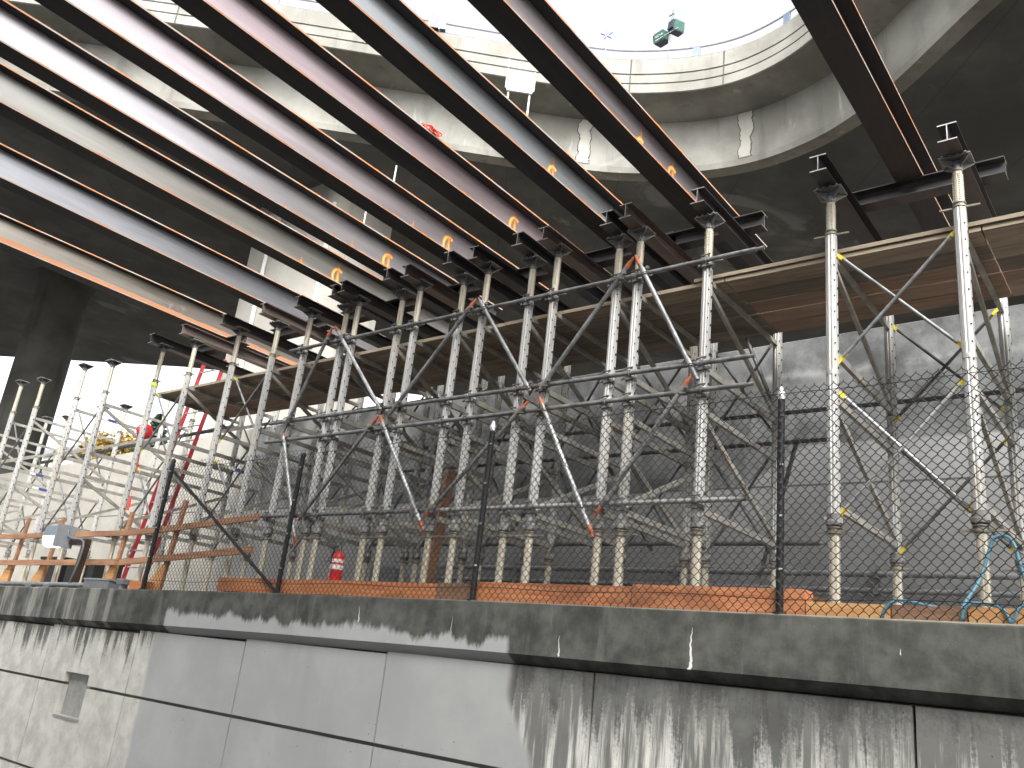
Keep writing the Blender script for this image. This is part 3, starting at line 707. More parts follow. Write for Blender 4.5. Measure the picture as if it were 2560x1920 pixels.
# ------------------------------------------------------------------ header beams, cross beams, girders
hb = None
for i, (x, fl) in enumerate(FX[:18]):
    z = zhead(x) + .0005
    pale = i in (0, 1)
    brown = i in (3, 5, 9, 14, 16)
    m = MB(); m.prism(ibeam(.15, .165, .011, .009), lambda a, b, l, x=x, z=z: (x + a, l, z + b), 6.79 + random.uniform(-.05, .04), 9.38, 0, 1)
    o = m.build("header_beam", [M['brown_steel'] if brown else M['dark_steel'], M['end_steel'] if pale else M['end_dull']], None, loc=(x, 6.8, z))
    kind = "pale sawn end" if pale else ("brownish web" if brown else "dark end")
    tag(o, f"short steel beam with {kind} on the {ORD[i]} shoring frame from the right", "steel beam", "header beams on the shoring frames")
GX = [-13.25, -11.09, -9.40, -8.35, -7.23, -6.14, -5.04, -3.94, -1.79]
GLAB = ["rust-streaked tan steel girder, leftmost of the overhead row", "blue-grey steel girder, second from the left overhead", "beige steel girder with ragged rust edge, third from the left overhead",
        "bright pale steel girder, fourth from the left overhead", "whitish pink steel girder, fifth from the left overhead", "pink-grey steel girder, sixth from the left overhead",
        "slate-grey steel girder, seventh from the left overhead", "mauve-grey steel girder crossing in front of the open sky", "dark brown steel girder, rightmost and apart from the others"]
for k in range(9):
    i = 2 * (8 - k); x1, x2 = FX[i][0], FX[i + 1][0]
    zt = max(zhead(x1), zhead(x2)) + .167
    m = MB(); m.prism(ibeam(.16, .172, .012, .010), lambda a, b, l, zt=zt: (l, 7.85 + a, zt + b), x2 - .22, x1 + .27, 0, 1)
    o = m.build("cross_beam", [M['dark_steel'], M['end_dull']], None, loc=((x1 + x2) / 2, 7.85, zt))
    tag(o, f"short dark crosswise steel beam under the {ORD[k]} girder from the left", "steel beam", "cross beams under the girders")
    zg = zt + .173; x = GX[k]
    t = thing("steel_girder", GLAB[k], "girder", (x, 7.85, zg), "steel girders overhead")
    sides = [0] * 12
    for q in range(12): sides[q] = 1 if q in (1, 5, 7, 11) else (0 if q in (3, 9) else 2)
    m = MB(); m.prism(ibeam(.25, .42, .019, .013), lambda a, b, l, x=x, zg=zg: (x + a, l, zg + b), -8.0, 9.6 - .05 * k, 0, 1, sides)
    m.build("girder_body", [GM[k], M['rust'], M['scale']], t)  # last slot: flange faces with the shade painted in
    if 2 <= k <= 7:                                     # orange spray-painted centre-line marks
        wx = x + .0065 + .002
        big = [(7.08, 1.22)] + ([(6.33, .45)] if k in (6, 7) else [(6.42, .32)])
        if k == 6: big = [(6.33, 1.0), (6.98, .5)]
        if k == 7: big = [(6.98, 1.2), (6.30, .9)]
        for yy, s_ in big:
            mk = MB(); zc = zg + .02 + .09 * s_ + .03
            def blob(pts, w0, w1, mi, n=8, dx=0.0):
                for q in range(len(pts) - 1):
                    p, r_ = Vector(pts[q]), Vector(pts[q + 1]); d = (r_ - p).normalized(); s2 = Vector((-d.y, d.x))
                    wa = w0 + (w1 - w0) * q / (len(pts) - 1); wb = w0 + (w1 - w0) * (q + 1) / (len(pts) - 1)
                    mk.add([(wx + dx, v.x, v.y) for v in (p + s2 * wa, p - s2 * wa, r_ - s2 * wb, r_ + s2 * wb)], [(0, 1, 2, 3)], mi)
            rr = .078 * s_
            arc = [(yy + rr * math.cos(t_), zc - .01 + rr * 1.25 * math.sin(t_)) for t_ in [R(52 + 25.6 * q) for q in range(11)]]
            if s_ > .6:
                blob(arc, .027, .024, 0); blob(arc, .016, .014, 1, dx=.001)
                blob([(yy, zc - .10), (yy, zc), (yy - .004, zc + .08), (yy - .006, zc + .22)], .034, .002, 0, dx=.0006)
                blob([(yy, zc - .09), (yy, zc + .03)], .010, .004, 1, dx=.0014)
                blob([(yy + .05, zc - .10), (yy + .085, zc - .12)], .014, .006, 0)
            else:
                blob([(yy, zc - .05), (yy, zc), (yy, zc + .09)], .022, .003, 0)
            mk.build("paint_mark", [M['orange_paint'], M['orange_core']], t)
    if k in (3, 4):
        MB().tube((x + .09, 5.93 if k == 4 else 6.48, zg + .42), (x + .09, 5.93 if k == 4 else 6.48, zg + .66), .011, 6).build("stud", M['white'], t)
    if k in (3, 4, 5, 6, 7):
        for yy in (5.6, 6.4, 6.9, 7.5):
            MB().span((x + .1255, yy, zg + .401), (x + .1275, yy + .05, zg + .42)).build("paint_dab", M['orange_paint'], t)
            MB().span((x + .1255, yy - .4, zg), (x + .1275, yy - .36, zg + .019)).build("paint_dab", M['orange_paint'], t)
# bundle of red webbing on the sixth girder
zg6 = max(zhead(FX[6][0]), zhead(FX[7][0])) + .167 + .173 + .42
m = MB()
for q in range(5):
    a0 = q * 1.1; c = Vector((-6.14 + .10 + .01 * q, 5.33 + .03 * q, zg6 + .035))
    m.path([c + Vector((.02 * math.sin(t_ * 2 + q), .07 * math.cos(t_ + a0), .03 * math.sin(t_ + a0))) for t_ in [2 * math.pi * w / 12 for w in range(13)]], .007, 6)
tag(m.build("webbing_bundle", M['redbright'], None, loc=(-6.04, 5.38, zg6)), "small red bundle of webbing on the edge of the pink-grey girder", "webbing")

# ------------------------------------------------------------------ scaffold tubes clamped to the front and rear legs
def coupler(x, y, z, root, ax='X'):
    m = MB()
    m.lathe([(.031, -.026), (.035, -.024), (.035, .024), (.031, .026)], (x, y, z), 14, 0, 'X')
    m.lathe([(.055, z - .062), (.060, z - .06), (.060, z - .024), (.055, z - .022)], (x, y + .075, 0), 18)
    m.box((x, y + .02, z - .04), (.045, .05, .05))
    m.tube((x - .03, y - .02, z + .045), (x + .075, y - .03, z + .05), .008, 6).tube((x - .085, y + .02, z - .05), (x + .10, y + .012, z - .055), .0075, 6)
    m.box((x + .05, y - .02, z + .045), (.022, .022, .02)).box((x - .055, y + .01, z - .045), (.024, .022, .022)).box((x + .085, y + .0, z - .055), (.02, .02, .022))
    m.tube((x + .062, y + .03, z - .02), (x + .062, y + .02, z - .12), .007, 6)
    return m.build("coupler", M['coupler'], root)
front_x = [f[0] for f in FX[2:14]]
cp0 = None
def clone_part(src, src_root_pos, dpos, root):
    c = src.copy(); COL.objects.link(c); c.parent = root; return c
TUBES = [("front", 7.02, 5.722, -10.08, -3.00, 'galv', "uppermost long grey scaffold tube clamped across the front legs"),
         ("front", 7.02, 4.626, -10.20, -3.07, 'galv', "second highest long scaffold tube clamped across the front legs"),
         ("front", 7.02, 4.352, -10.22, -3.07, 'galv', "third highest long scaffold tube, just above the fence top"),
         ("front", 7.02, 3.29, -10.03, -3.12, 'galv_light', "lowest long scaffold tube behind the fence mesh, pale at its right end"),
         ("rear", 9.01, 5.75, -10.9, -1.9, 'galv_dark', "highest dark scaffold tube on the rear legs under the deck"),
         ("rear", 9.01, 4.735, -9.6, 0.9, 'galv_dark', "long dark scaffold tube on the rear legs reaching the right edge"),
         ("rear", 9.01, 4.39, -10.0, -3.02, 'galv_dark', "dark scaffold tube at mid height on the rear legs"),
         ("rear", 9.01, 3.27, -10.0, -3.09, 'galv_dark', "lowest dark scaffold tube on the rear legs")]
for side, y, z, x0, x1, mk, lb in TUBES:
    t = thing("scaffold_tube", lb, "scaffold tube", ((x0 + x1) / 2, y, z), "level scaffold tubes on the shoring")
    dirn = 1 if side == "front" else -1
    if z == 3.29:
        MB().tube((-6.72, y, z), (x1, y, z), .0245, 14, 0).build("tube", M['galv_light'], t, autos=40)
        MB().tube((x0, y, z), (-6.74, y, z), .0245, 14, 0).build("tube", M['galv'], t, autos=40)
    else: MB().tube((x0, y, z), (x1, y, z), .0245, 14, 0).build("tube", M[mk], t, autos=40)
    MB().tube((x1, y, z), (x1 + .05, y, z), .017, 10).tube((x1 + .05, y, z), (x1 + .075, y, z), .021, 8).build("spigot", M['coupler'], t)
    for fx in front_x:
        if x0 + .05 < fx < x1 - .02:
            if side == "front":
                if cp0 is None: cp0 = coupler(fx, y, z, t); cp0_off = cp0.location.copy(); cp0_c = Vector((fx, y, z)) - wloc(t)
                else:
                    c = cp0.copy(); COL.objects.link(c); c.parent = t
                    c.location = (Vector((fx, y, z)) - wloc(t)) - cp0_c
            else:
                MB().lathe([(.031, -.025), (.036, -.02), (.036, .02), (.031, .025)], (fx, y, z), 12, 0, 'X').box((fx, y - .03, z), (.05, .04, .05)).build("coupler", M['coupler'], t)
DG = [((-9.80, 4.40), (-9.16, 5.866)), ((-9.038, 5.88), (-7.866, 4.581)), ((-7.697, 4.50), (-6.533, 5.80)), ((-6.426, 5.80), (-5.519, 4.55)),
      ((-5.386, 4.563), (-4.366, 5.866)), ((-4.283, 5.874), (-3.533, 4.435)), ((-9.755, 4.406), (-9.062, 2.934)), ((-9.046, 3.25), (-7.933, 4.46)),
      ((-7.831, 4.46), (-6.865, 3.10)), ((-6.808, 3.237), (-5.577, 4.40)), ((-5.36, 4.42), (-4.587, 3.002)), ((-4.533, 3.20), (-3.629, 4.448))]
for q, (a, b) in enumerate(DG):
    upper = q < 6; nth = ORD[q % 6]
    lb = f"slanting scaffold tube, {nth} from the left in the {'upper' if upper else 'lower'} zigzag"
    A, B = Vector((a[0], 6.965, a[1])), Vector((b[0], 6.965, b[1]))
    t = thing("diagonal_tube", lb, "scaffold tube", (A + B) / 2, "slanting scaffold tubes")
    light = q in (1, 6, 8, 10)
    MB().tube(A, B, .0242, 14).build("tube", M['galv_light'] if light else M['galv'], t, autos=40)
    d = (B - A).normalized()
    top, s_ = (B, d) if B.z > A.z else (A, -d)
    for P, dd in ((A, -d), (B, d)):
        if (q + (P is A)) % 2 == 0 or P is top:
            MB().tube(P - dd * .07, P + dd * .002, .0252, 12).tube(P, P + dd * .06, .015, 10).build("end_spigot", M['rustend'] if q not in (3,) else M['galv'], t, autos=40)
        zc = 5.722 if (P.z > 5) else (4.626 if (upper and P.z > 4) else (4.352 if P.z > 3.9 else 3.29))
        u = (zc - A.z) / (B.z - A.z)
        if 0 < u < 1:
            c = A.lerp(B, u)
            m = MB(); m.tube(c - d * .03, c + d * .03, .034, 12)
            m.lathe([(.031, -.026), (.036, -.02), (.036, .02), (.031, .026)], (c.x, 7.02, c.z), 12, 0, 'X')
            m.box((c.x, 6.995, c.z), (.05, .05, .05)).box((c.x + .05, 6.96, c.z + .03), (.03, .03, .03)).tube((c.x - .06, 6.95, c.z - .03), (c.x + .06, 6.94, c.z - .045), .008, 6)
            m.build("swivel_coupler", M['coupler'], t)
for q, (a, b) in enumerate((((-3.75, 2.95), (-3.35, 4.45)), ((-5.9, 4.45), (-5.1, 3.2)), ((-4.0, 5.8), (-3.55, 4.65)), ((-7.4, 3.2), (-6.6, 4.4)), ((-8.9, 4.45), (-8.1, 3.2)))):
    A, B = Vector((a[0], 9.06, a[1])), Vector((b[0], 9.06, b[1])); d = (B - A).normalized()
    t = thing("diagonal_tube", f"dark slanting scaffold tube at the rear legs, {('rightmost low', 'third from the right', 'rightmost high', 'second from the left', 'leftmost')[q]}", "scaffold tube", (A + B) / 2, "dark slanting tubes at the rear")
    MB().tube(A, B, .024, 12).build("tube", M['galv_dark'], t, autos=40)
    MB().tube(A, A - d * .06, .016, 8).build("end_spigot", M['galv_dark'], t)

# ------------------------------------------------------------------ cross braces (pairs of pinned tubes)
def xbrace(xa, xb, y, z0, z1, yellow, lb, grp, mat):
    t = thing("cross_brace", lb, "cross brace", ((xa + xb) / 2, y, (z0 + z1) / 2), grp)
    for k, (p, q) in enumerate((((xa, z0), (xb, z1)), ((xa, z1), (xb, z0)))):
        yy = y - .013 + .026 * k
        A, B = Vector((p[0], yy, p[1])), Vector((q[0], yy, q[1])); d = (B - A).normalized()
        bt = MB().tube(A + d * .06, B - d * .06, .0155, 10).build("brace_tube", mat, t, autos=40)
        for P, dd in ((A, d), (B, -d)):
            MB().bar(P - dd * .02, P + dd * .10, .006, .034, 0, (0, 0, 1)).build("flat_end", M['yellow'] if yellow else M['galv'], bt)
    MB().tube(((xa + xb) / 2, y - .02, (z0 + z1) / 2), ((xa + xb) / 2, y + .02, (z0 + z1) / 2), .012, 8).build("pivot", M['coupler'], t)
for k in range(12):
    xb_, xa_ = FX[2 * k][0], FX[2 * k + 1][0]
    for lv, (z0, z1) in (("upper", (4.50, 5.55)), ("lower", (3.16, 4.22))):
        if k in (0, 7, 8, 9, 10, 11):
            nm = f"{lv} crossed brace between the front legs of the {ORD[k]} tower from the right"
            xbrace(xa_ + .045, xb_ - .045, 7.155 if k else 7.14, z0, z1, k in (0, 7, 8), nm, "crossed braces on the front legs", M['galv_light'] if k == 0 and lv == 'lower' else M['galv'])
        nm = f"{lv} crossed brace between the rear legs of the {ORD[k]} tower from the right"
        xbrace(xa_ + .045, xb_ - .045, 8.90, z0, z1, k == 0, nm, "crossed braces on the rear legs", M['galv_dark'])

# ------------------------------------------------------------------ plank deck
seg = [-14.0, -11.45, -8.95, -6.25, -3.42, -1.12, 1.6]
for r_ in range(5):
    for s_ in range(6):
        y0 = 7.235 + r_ * .287; o0 = random.uniform(-.09, .09) if 0 < s_ else 0; o1 = .0
        x0 = seg[s_] + .006 + (0 if s_ == 0 else 0); x1 = seg[s_ + 1] - .006
        z = 5.5615 + random.uniform(0, .005)
        fresh = r_ == 0
        m = MB(); m.span((x0, y0 + .004 + random.uniform(0, .008), z), (x1, y0 + .276 + random.uniform(-.006, .006), z + .042)); 
        m.m = [0, 0, 1 if r_ == 0 else 0, 0, 0, 0]
        pm = random.choice(('plank', 'plank', 'plank', 'plank_red', 'plank_dark', 'plank_dark')) if r_ else 'plank'
        o = m.build("scaffold_plank", [M[pm], M['plank_edge']], None, loc=((x0 + x1) / 2, y0, z))
        tag(o, f"wooden deck plank, {ORD[r_]} row behind the front edge, {ORD[s_]} from the left end", "plank", "planks of the scaffold deck")
for x0, x1, y, z, lb in ((-3.75, 1.5, 7.22, 5.612, "pale lapped plank lying on the deck front edge at the right"), (-0.75, .9, 8.1, 5.612, "pale loose board on the deck near the right edge"),
                         (-12.1, -11.2, 7.5, 5.612, "short orange board lying on the deck near its left end")):
    m = MB(); m.span((x0, y, z), (x1, y + .2, z + .038)); m.m = [0, 0, 1, 0, 0, 0]
    tag(m.build("loose_board", [M['plank'] if x0 > -10 else M['sill'], M['plank_edge'] if x0 > -10 else M['sill2']], None, loc=((x0 + x1) / 2, y, z)), lb, "board")

# ------------------------------------------------------------------ timber sills on the coping
SL = [(-10.15, -8.35, .17, 'sill', "short orange timber at the left end of the sill row behind the fence"),
      (-8.34, -6.27, .165, 'sill', "long orange sill timber behind the fence below the fire extinguisher"),
      (-6.26, -5.72, .17, 'sill3', "short dark reddish sill timber beside a black fence post"),
      (-5.71, -3.95, .185, 'sill', "orange knotty sill timber behind the fence mesh at the middle"),
      (-3.94, -2.42, .20, 'sill', "reddish orange sill timber ending by the rightmost black post"),
      (-2.41, -1.80, .105, 'sill2', "bright amber low sill timber right of the rightmost black post"),
      (-1.79, -1.30, .105, 'sill3', "brown low sill timber between two amber timbers"),
      (-1.29, 1.0, .105, 'sill2', "amber low sill timber at the right edge under the blue hose")]
for x0, x1, h, mk, lb in SL:
    b = max(ctop(x0), ctop(x1)) + .001
    m = MB(); m.span((x0, 6.70, b), (x1, 6.88, b + h))
    tag(m.build("sill_timber", M[mk], None, loc=((x0 + x1) / 2, 6.8, b)), lb, "timber", "sill timbers on the coping")
def plank_bar(p0, p1, w, h, mk, name, lb, cat, upv=None):
    m = MB(); m.bar(p0, p1, w, h, 0, upv); return tag(m.build(name, M[mk], None, loc=Vector(p0)), lb, cat)
plank_bar((-2.62, 6.98, 2.52), (-2.28, 7.0, 2.40), .14, .03, 'sill3', "wood_offcut", "short brown wood offcut leaning behind the rightmost black post", "board")
plank_bar((-7.62, 7.95, 2.24), (-7.50, 8.0, 4.03), .16, .05, 'sill3', "leaning_board", "upright brown board leaning between the shoring legs", "board", (1, 0, 0))

# ------------------------------------------------------------------ chain-link fence
fn = thing("chain_link_fence", "black chain-link fence standing on the coping in front of the shoring", "fence", (-5, 6.63, 2.25))
FT = [(-11.87, 4.03), (-8.8, 4.03), (-3.2, 4.14), (2, 4.14)]
PX = [(-11.87, 4.08), (-8.82, 3.96), (-5.72, 4.03), (-2.60, 4.04), (0.55, 4.04)]
YFN = 6.655
for i, (x, zt) in enumerate(PX):
    r_ = .030 if i else .033
    po = MB().tube((x, YFN, ctop(x) - .02), (x, YFN, zt), r_, 14).tube((x, YFN, ctop(x)), (x, YFN, ctop(x) + .012), .055, 14).build("post", M['black'], fn, autos=40)
    if i in (2, 3):
        MB().lathe([(.034, zt - .005), (.035, zt + .05), (.024, zt + .07), (.018, zt + .10), (.004, zt + .115)], (x, YFN, 0), 14).build("cap", M['cap'], po, autos=40)
    else: MB().lathe([(.034, zt - .01), (.035, zt + .02), (.02, zt + .04), (.004, zt + .05)], (x, YFN, 0), 14).build("cap", M['black'], po, autos=40)
    m = MB()
    for k in range(4): m.box((x + .02, YFN - .034, zt - .15 - k * .42), (.028, .006, .012))
    m.build("wire_tie", M['cap'], po)
MB().tube((-11.85, YFN + .01, 3.95), (-8.86, YFN + .01, 2.27), .021, 12).build("brace", M['black'], fn, autos=40)
# woven mesh: interlocking zigzag wires
H_ = 0.0775 / 2; V_ = 0.0435
m = MB(); x = -11.84; wr = .0029; c_ = 0
def wire(pts, r):
    n = 4; vs_ = []; N = len(pts)
    for i, p in enumerate(pts):
        a = pts[max(i - 1, 0)]; b = pts[min(i + 1, N - 1)]
        dx, dz = b[0] - a[0], b[2] - a[2]; L_ = math.hypot(dx, dz) or 1; nx, nz = -dz / L_, dx / L_
        vs_ += [(p[0] + nx * r * 1.25, p[1], p[2] + nz * r * 1.25), (p[0], p[1] - r, p[2]), (p[0] - nx * r * 1.25, p[1], p[2] - nz * r * 1.25), (p[0], p[1] + r, p[2])]
    m.add(vs_, [(i * 4 + j, i * 4 + (j + 1) % 4, (i + 1) * 4 + (j + 1) % 4, (i + 1) * 4 + j) for i in range(N - 1) for j in range(4)])
sag = lambda x, z: .012 * math.sin(x * 1.7 + z * 2.1) + .006 * math.sin(x * 5.1 - z * 3)
while x < 1.9:
    zb_ = ctop(x) + .008; zt = lerp(FT, x) + .004 * math.sin(x * 9); z = zb_; pts = []; k = c_; c_ = 1 - c_
    while z < zt + .02:
        xo = (H_ if k % 2 else 0) + .003 * math.sin(z * 7 + x * 3); sg = 1 if k % 2 else -1
        yy = YFN - .042 + sag(x, z) * .5
        pts += [(x + xo - sg * .0025, yy - .003 * sg, z - .0075), (x + xo + sg * .0015, yy, z), (x + xo - sg * .0025, yy + .003 * sg, z + .0075)]; z += V_; k += 1
    wire(pts, wr); x += H_
for zf, nm in ((-.075, 't'), (.12, 'b')):
    pts = []
    for i in range(280):
        xx = -11.84 + i * .049
        zz = (lerp(FT, xx) + zf + .006 * math.sin(xx * 4.3)) if nm == 't' else (ctop(xx) + zf + .012 * math.sin(xx * 3.1))
        pts.append((xx, YFN - .045 + .003 * math.sin(i), zz))
    wire(pts, .0026)
m.build("mesh", M['black'], fn)

# ------------------------------------------------------------------ fire extinguisher
b = ctop(-8) + .001 + .165
fe = thing("fire_extinguisher", "red fire extinguisher with white bands standing on the sill timber", "fire extinguisher", (-7.98, 6.80, b))
cx, cy = -7.98, 6.80
MB().lathe([(.066, 0 + b), (.072, b + .01), (.072, b + .27), (.069, b + .30), (.058, b + .325), (.035, b + .34), (.024, b + .35), (.022, b + .37)], (cx, cy, 0), 24).build("cylinder", M['red'], fe, autos=40)
for z0, z1 in ((.145, .20), (.225, .265)):
    MB().lathe([(.0728, b + z0), (.0728, b + z1)], (cx, cy, 0), 24).build("label_band", M['white'], fe, autos=40)
MB().tube((cx, cy, b + .37), (cx, cy, b + .43), .022, 10).bar((cx - .02, cy, b + .435), (cx + .09, cy - .02, b + .455), .02, .012).bar((cx - .02, cy, b + .455), (cx + .08, cy - .02, b + .50), .02, .01).build("handle", M['coupler'], fe)
MB().path([(cx - .02, cy, b + .42), (cx - .07, cy - .02, b + .41), (cx - .085, cy - .02, b + .33), (cx - .083, cy - .02, b + .2)], .010, 8).build("hose", M['black'], fe)

# ------------------------------------------------------------------ blue hose draped by the right leg
HS = [(-1.36, 6.72, 2.30), (-1.335, 6.79, 2.42), (-1.25, 6.93, 2.62), (-1.185, 6.99, 2.84), (-1.15, 7.0, 2.93), (-1.07, 6.99, 2.94), (-1.02, 6.97, 2.87), (-.985, 6.95, 2.70), (-.93, 6.95, 2.52), (-.78, 6.95, 2.43), (-.6, 6.95, 2.42)]
def smooth_path(P, n=6):
    P = [Vector(p) for p in P]; P = [2 * P[0] - P[1]] + P + [2 * P[-1] - P[-2]]; o = []
    for i in range(1, len(P) - 2):
        for k in range(n):
            t = k / n; a, b, c, d = P[i - 1:i + 3]
            o.append(.5 * ((2 * b) + (c - a) * t + (2 * a - 5 * b + 4 * c - d) * t * t + (3 * b - a - 3 * c + d) * t ** 3))
    return o + [P[-2]]
tag(MB().path(smooth_path(HS), .0125, 8).build("air_hose", M['blue'], None, smooth=True, loc=(-1.3, 6.72, 2.3)), "blue hose looped up over the base nut of the rightmost leg", "hose")
tag(MB().path(smooth_path([(-1.85, 6.675, 2.30), (-1.83, 6.675, 2.36), (-1.77, 6.69, 2.42), (-1.68, 6.75, 2.43), (-1.56, 6.86, 2.415), (-1.45, 6.95, 2.40)]), .012, 8).build("air_hose", M['blue'], None, smooth=True, loc=(-1.8, 6.68, 2.3)), "short blue hose loop over the brown sill timber", "hose")
tag(MB().path(smooth_path([(-1.33, 6.674, 2.305), (-1.31, 6.68, 2.38), (-1.26, 6.69, 2.425), (-1.18, 6.75, 2.43), (-1.12, 6.72, 2.42), (-1.06, 6.69, 2.37), (-1.035, 6.675, 2.31), (-1.01, 6.675, 2.34), (-.98, 6.69, 2.41), (-.9, 6.75, 2.43), (-.8, 6.74, 2.42), (-.86, 6.68, 2.36), (-.95, 6.676, 2.31)]), .012, 8).build("air_hose", M['blue'], None, smooth=True, loc=(-1.1, 6.68, 2.3)), "coiled blue hose over the amber timber at the right edge", "hose")

# ------------------------------------------------------------------ left end: guard rails, lamp, conduit, ladder
def rail2(pts, hh, lb):
    m = MB()
    for a, b in zip(pts, pts[1:]): m.bar(a, b, .04, hh)
    return tag(m.build("guard_rail_board", M['rail'], None, loc=Vector(pts[0])), lb, "rail", "timber guard rails at the left")
rail2([(-18.6, 6.93, 3.05), (-15.4, 6.93, 3.075)], .085, "left upper timber guard rail passing behind the lamp")
rail2([(-15.0, 6.975, 3.085), (-13.3, 6.975, 3.09), (-12.3, 6.965, 3.13)], .085, "upper timber guard rail between the lamp and the fence post")
rail2([(-12.25, 6.965, 3.13), (-9.93, 6.965, 3.27)], .085, "upper timber guard rail behind the left end of the fence")
rail2([(-18.6, 6.93, 2.565), (-15.4, 6.93, 2.60), (-13.35, 6.93, 2.625)], .09, "lower reddish timber guard rail crossing behind the brown post")
rail2([(-13.3, 6.975, 2.63), (-12.45, 6.975, 2.68), (-9.93, 6.965, 2.83)], .09, "lower timber guard rail running behind the left end of the fence")
for (x0, z0), (x1, z1), lb in (((-13.50, 2.25), (-13.38, 3.44), "upright timber stanchion between the lamp and the ladder"), ((-15.9, 2.25), (-15.68, 3.40), "upright timber stanchion behind the lit lamp"),
                              ((-12.08, 2.25), (-11.90, 3.58), "upright timber stanchion behind the left fence post"), ((-17.2, 2.25), (-17.05, 3.42), "upright timber stanchion at the left edge of the guard rail")):
    t = thing("timber_stanchion", lb, "stanchion", (x0, 7.02, 2.241), "timber stanchions at the left")
    MB().bar((x0, 7.025, z0), (x1, 7.025, z1), .045, .09, 0, (1, 0, 0)).build("upright", M['rail'], t)
    m = MB(); pts = [(x0 - .36, 2.245), (x0 + .05, 2.245), (x0 + .09, 2.60), (x0 + .0, 2.62)]
    m.prism(pts, lambda a, b, l: (a, l, b), 6.985, 7.001); m.build("gusset", M['sill2'], t)
lp = thing("wall_lamp", "lit grey box lamp with glowing lens on a brown post", "lamp", (-14.0, 6.72, ctop(-14)))
zc_ = ctop(-14)
MB().bar((-14.02, 6.70, zc_), (-13.95, 6.70, 2.93), .10, .10, 0, (1, 0, 0)).build("post", M['brown'], lp)
MB().span((-14.50, 6.66, 2.86), (-13.90, 6.74, 2.945)).build("arm", M['brown'], lp)
MB().span((-14.50, 6.42, 2.79), (-14.46, 6.72, 3.15)).build("back_box", M['greylid'], lp)
m = MB(); hx0, hx1 = -14.98, -14.505
m.prism([(6.44, 2.965), (6.70, 2.965), (6.70, 3.13), (6.47, 3.13)], lambda a, b, l: (l, a, b), hx0, hx1); m.build("housing", M['lampbody'], lp)
m = MB(); m.prism([(6.45, 2.96), (6.47, 2.84), (6.52, 2.80), (6.63, 2.80), (6.68, 2.85), (6.69, 2.96)], lambda a, b, l: (l, a, b), hx0 + .01, hx1 - .005); m.build("lens", M['lens'], lp)
MB().path(smooth_path([(-14.46, 6.60, 3.08), (-14.40, 6.60, 2.98), (-14.25, 6.62, 2.94), (-14.0, 6.635, 2.92), (-13.90, 6.635, 2.83), (-13.91, 6.635, 2.6), (-13.97, 6.635, 2.4), (-14.05, 6.64, 2.22)]), .016, 8).build("flex_conduit", M['greybox'], lp, smooth=True)
z0 = lambda x: ctop(x) + .055
t = thing("conduit", "grey conduit pipe strapped along the left coping top", "conduit", (-15, 6.66, ctop(-15)))
MB().path([(x, 6.66, z0(x)) for x in (-24, -20, -16.4, -14.1, -13.56)], .036, 12).build("pipe", M['pipe'], t, autos=40)
for x in (-18.2, -15.4, -14.75): MB().box((x, 6.66, ctop(x) + .022), (.20, .10, .04)).build("strap", M['greybox'], t)
jb = thing("junction_box", "grey electrical junction box with pale lid on the coping", "junction box", (-13.15, 6.72, ctop(-13)))
zj = ctop(-13.2) + .002
MB().span((-13.55, 6.62, zj), (-12.80, 6.84, zj + .125)).build("box", M['greybox'], jb)
MB().span((-13.57, 6.61, zj + .126), (-12.78, 6.85, zj + .15)).build("lid", M['greylid'], jb)
jb = thing("junction_box", "small pale grey box beside the larger electrical box", "junction box", (-12.5, 6.72, ctop(-12.5)))
MB().lathe([(.06, zj), (.06, zj + .08), (.055, zj + .085)], (-12.5, 6.70, 0), 14).box((-12.5, 6.70, zj + .115), (.20, .14, .055)).build("box", M['greybox'], jb)
MB().box((-12.5, 6.70, zj + .152), (.21, .15, .016)).build("lid", M['greylid'], jb)
m = MB(); m.span((-12.35, 6.70, ctop(-12.2) + .001), (-11.95, 6.86, ctop(-12) + .13)); tag(m.build("timber_block", M['sill'], None, loc=(-12.1, 6.8, 2.2)), "orange timber block at the foot of the left fence post", "timber")
# ladder
ld = thing("ladder", "tall red fibreglass ladder leaning up past the left end of the deck", "ladder", (-15.1, 8.2, 2.24))
for x0, x1 in ((-15.44, -15.72), (-14.72, -14.95)):
    MB().bar((x0, 8.2, 2.241), (x1, 8.96, 6.98), .03, .075, 0, (0, 1, 0)).build("side_rail", M['redrail'], ld)
for k in range(15):
    u = (k + .6) / 15.2; y = 8.2 + .76 * u; z = 2.241 + 4.74 * u
    MB().tube((-15.44 - .28 * u, y, z), (-14.72 - .23 * u, y, z), .016, 8).build("rung", M['alu_dull'], ld)
# retractable lifeline hung from the left frame
ll = thing("safety_lifeline", "red fall-arrest reel with red strap hung inside a left shoring frame", "safety reel", (-15.6, 8.0, 5.5))
fxl = FX[18][0]
MB().path([(fxl, 8.0, 5.51), (fxl, 7.985, 5.45), (fxl, 8.0, 5.40)], .012, 6).build("hook", M['coupler'], ll)
m = MB(); m.lathe([(.02, -.06), (.12, -.055), (.15, -.03), (.155, 0), (.15, .03), (.12, .055), (.02, .06)], (fxl + .03, 8.0, 5.26), 20, 0, 'X'); m.build("reel", M['red'], ll, autos=40)
MB().lathe([(.01, -.062), (.035, -.0625), (.035, .0625), (.01, .062)], (fxl + .03, 8.0, 5.26), 16, 0, 'X').build("hub", M['greybox'], ll)
MB().bar((fxl + .03, 8.0, 5.11), (fxl + .05, 8.0, 4.92), .01, .01).build("cable", M['coupler'], ll)
MB().bar((fxl + .05, 8.0, 4.92), (fxl + .04, 8.03, 4.48), .05, .012, 0, (0, 1, 0)).build("strap", M['redbright'], ll)
m = MB().bar((fxl + .05, 8.05, 3.98), (fxl + .03, 8.06, 3.75), .09, .01, 0, (0, 1, 0)).bar((fxl + .05, 8.05, 4.16), (fxl + .05, 8.05, 3.98), .008, .008)
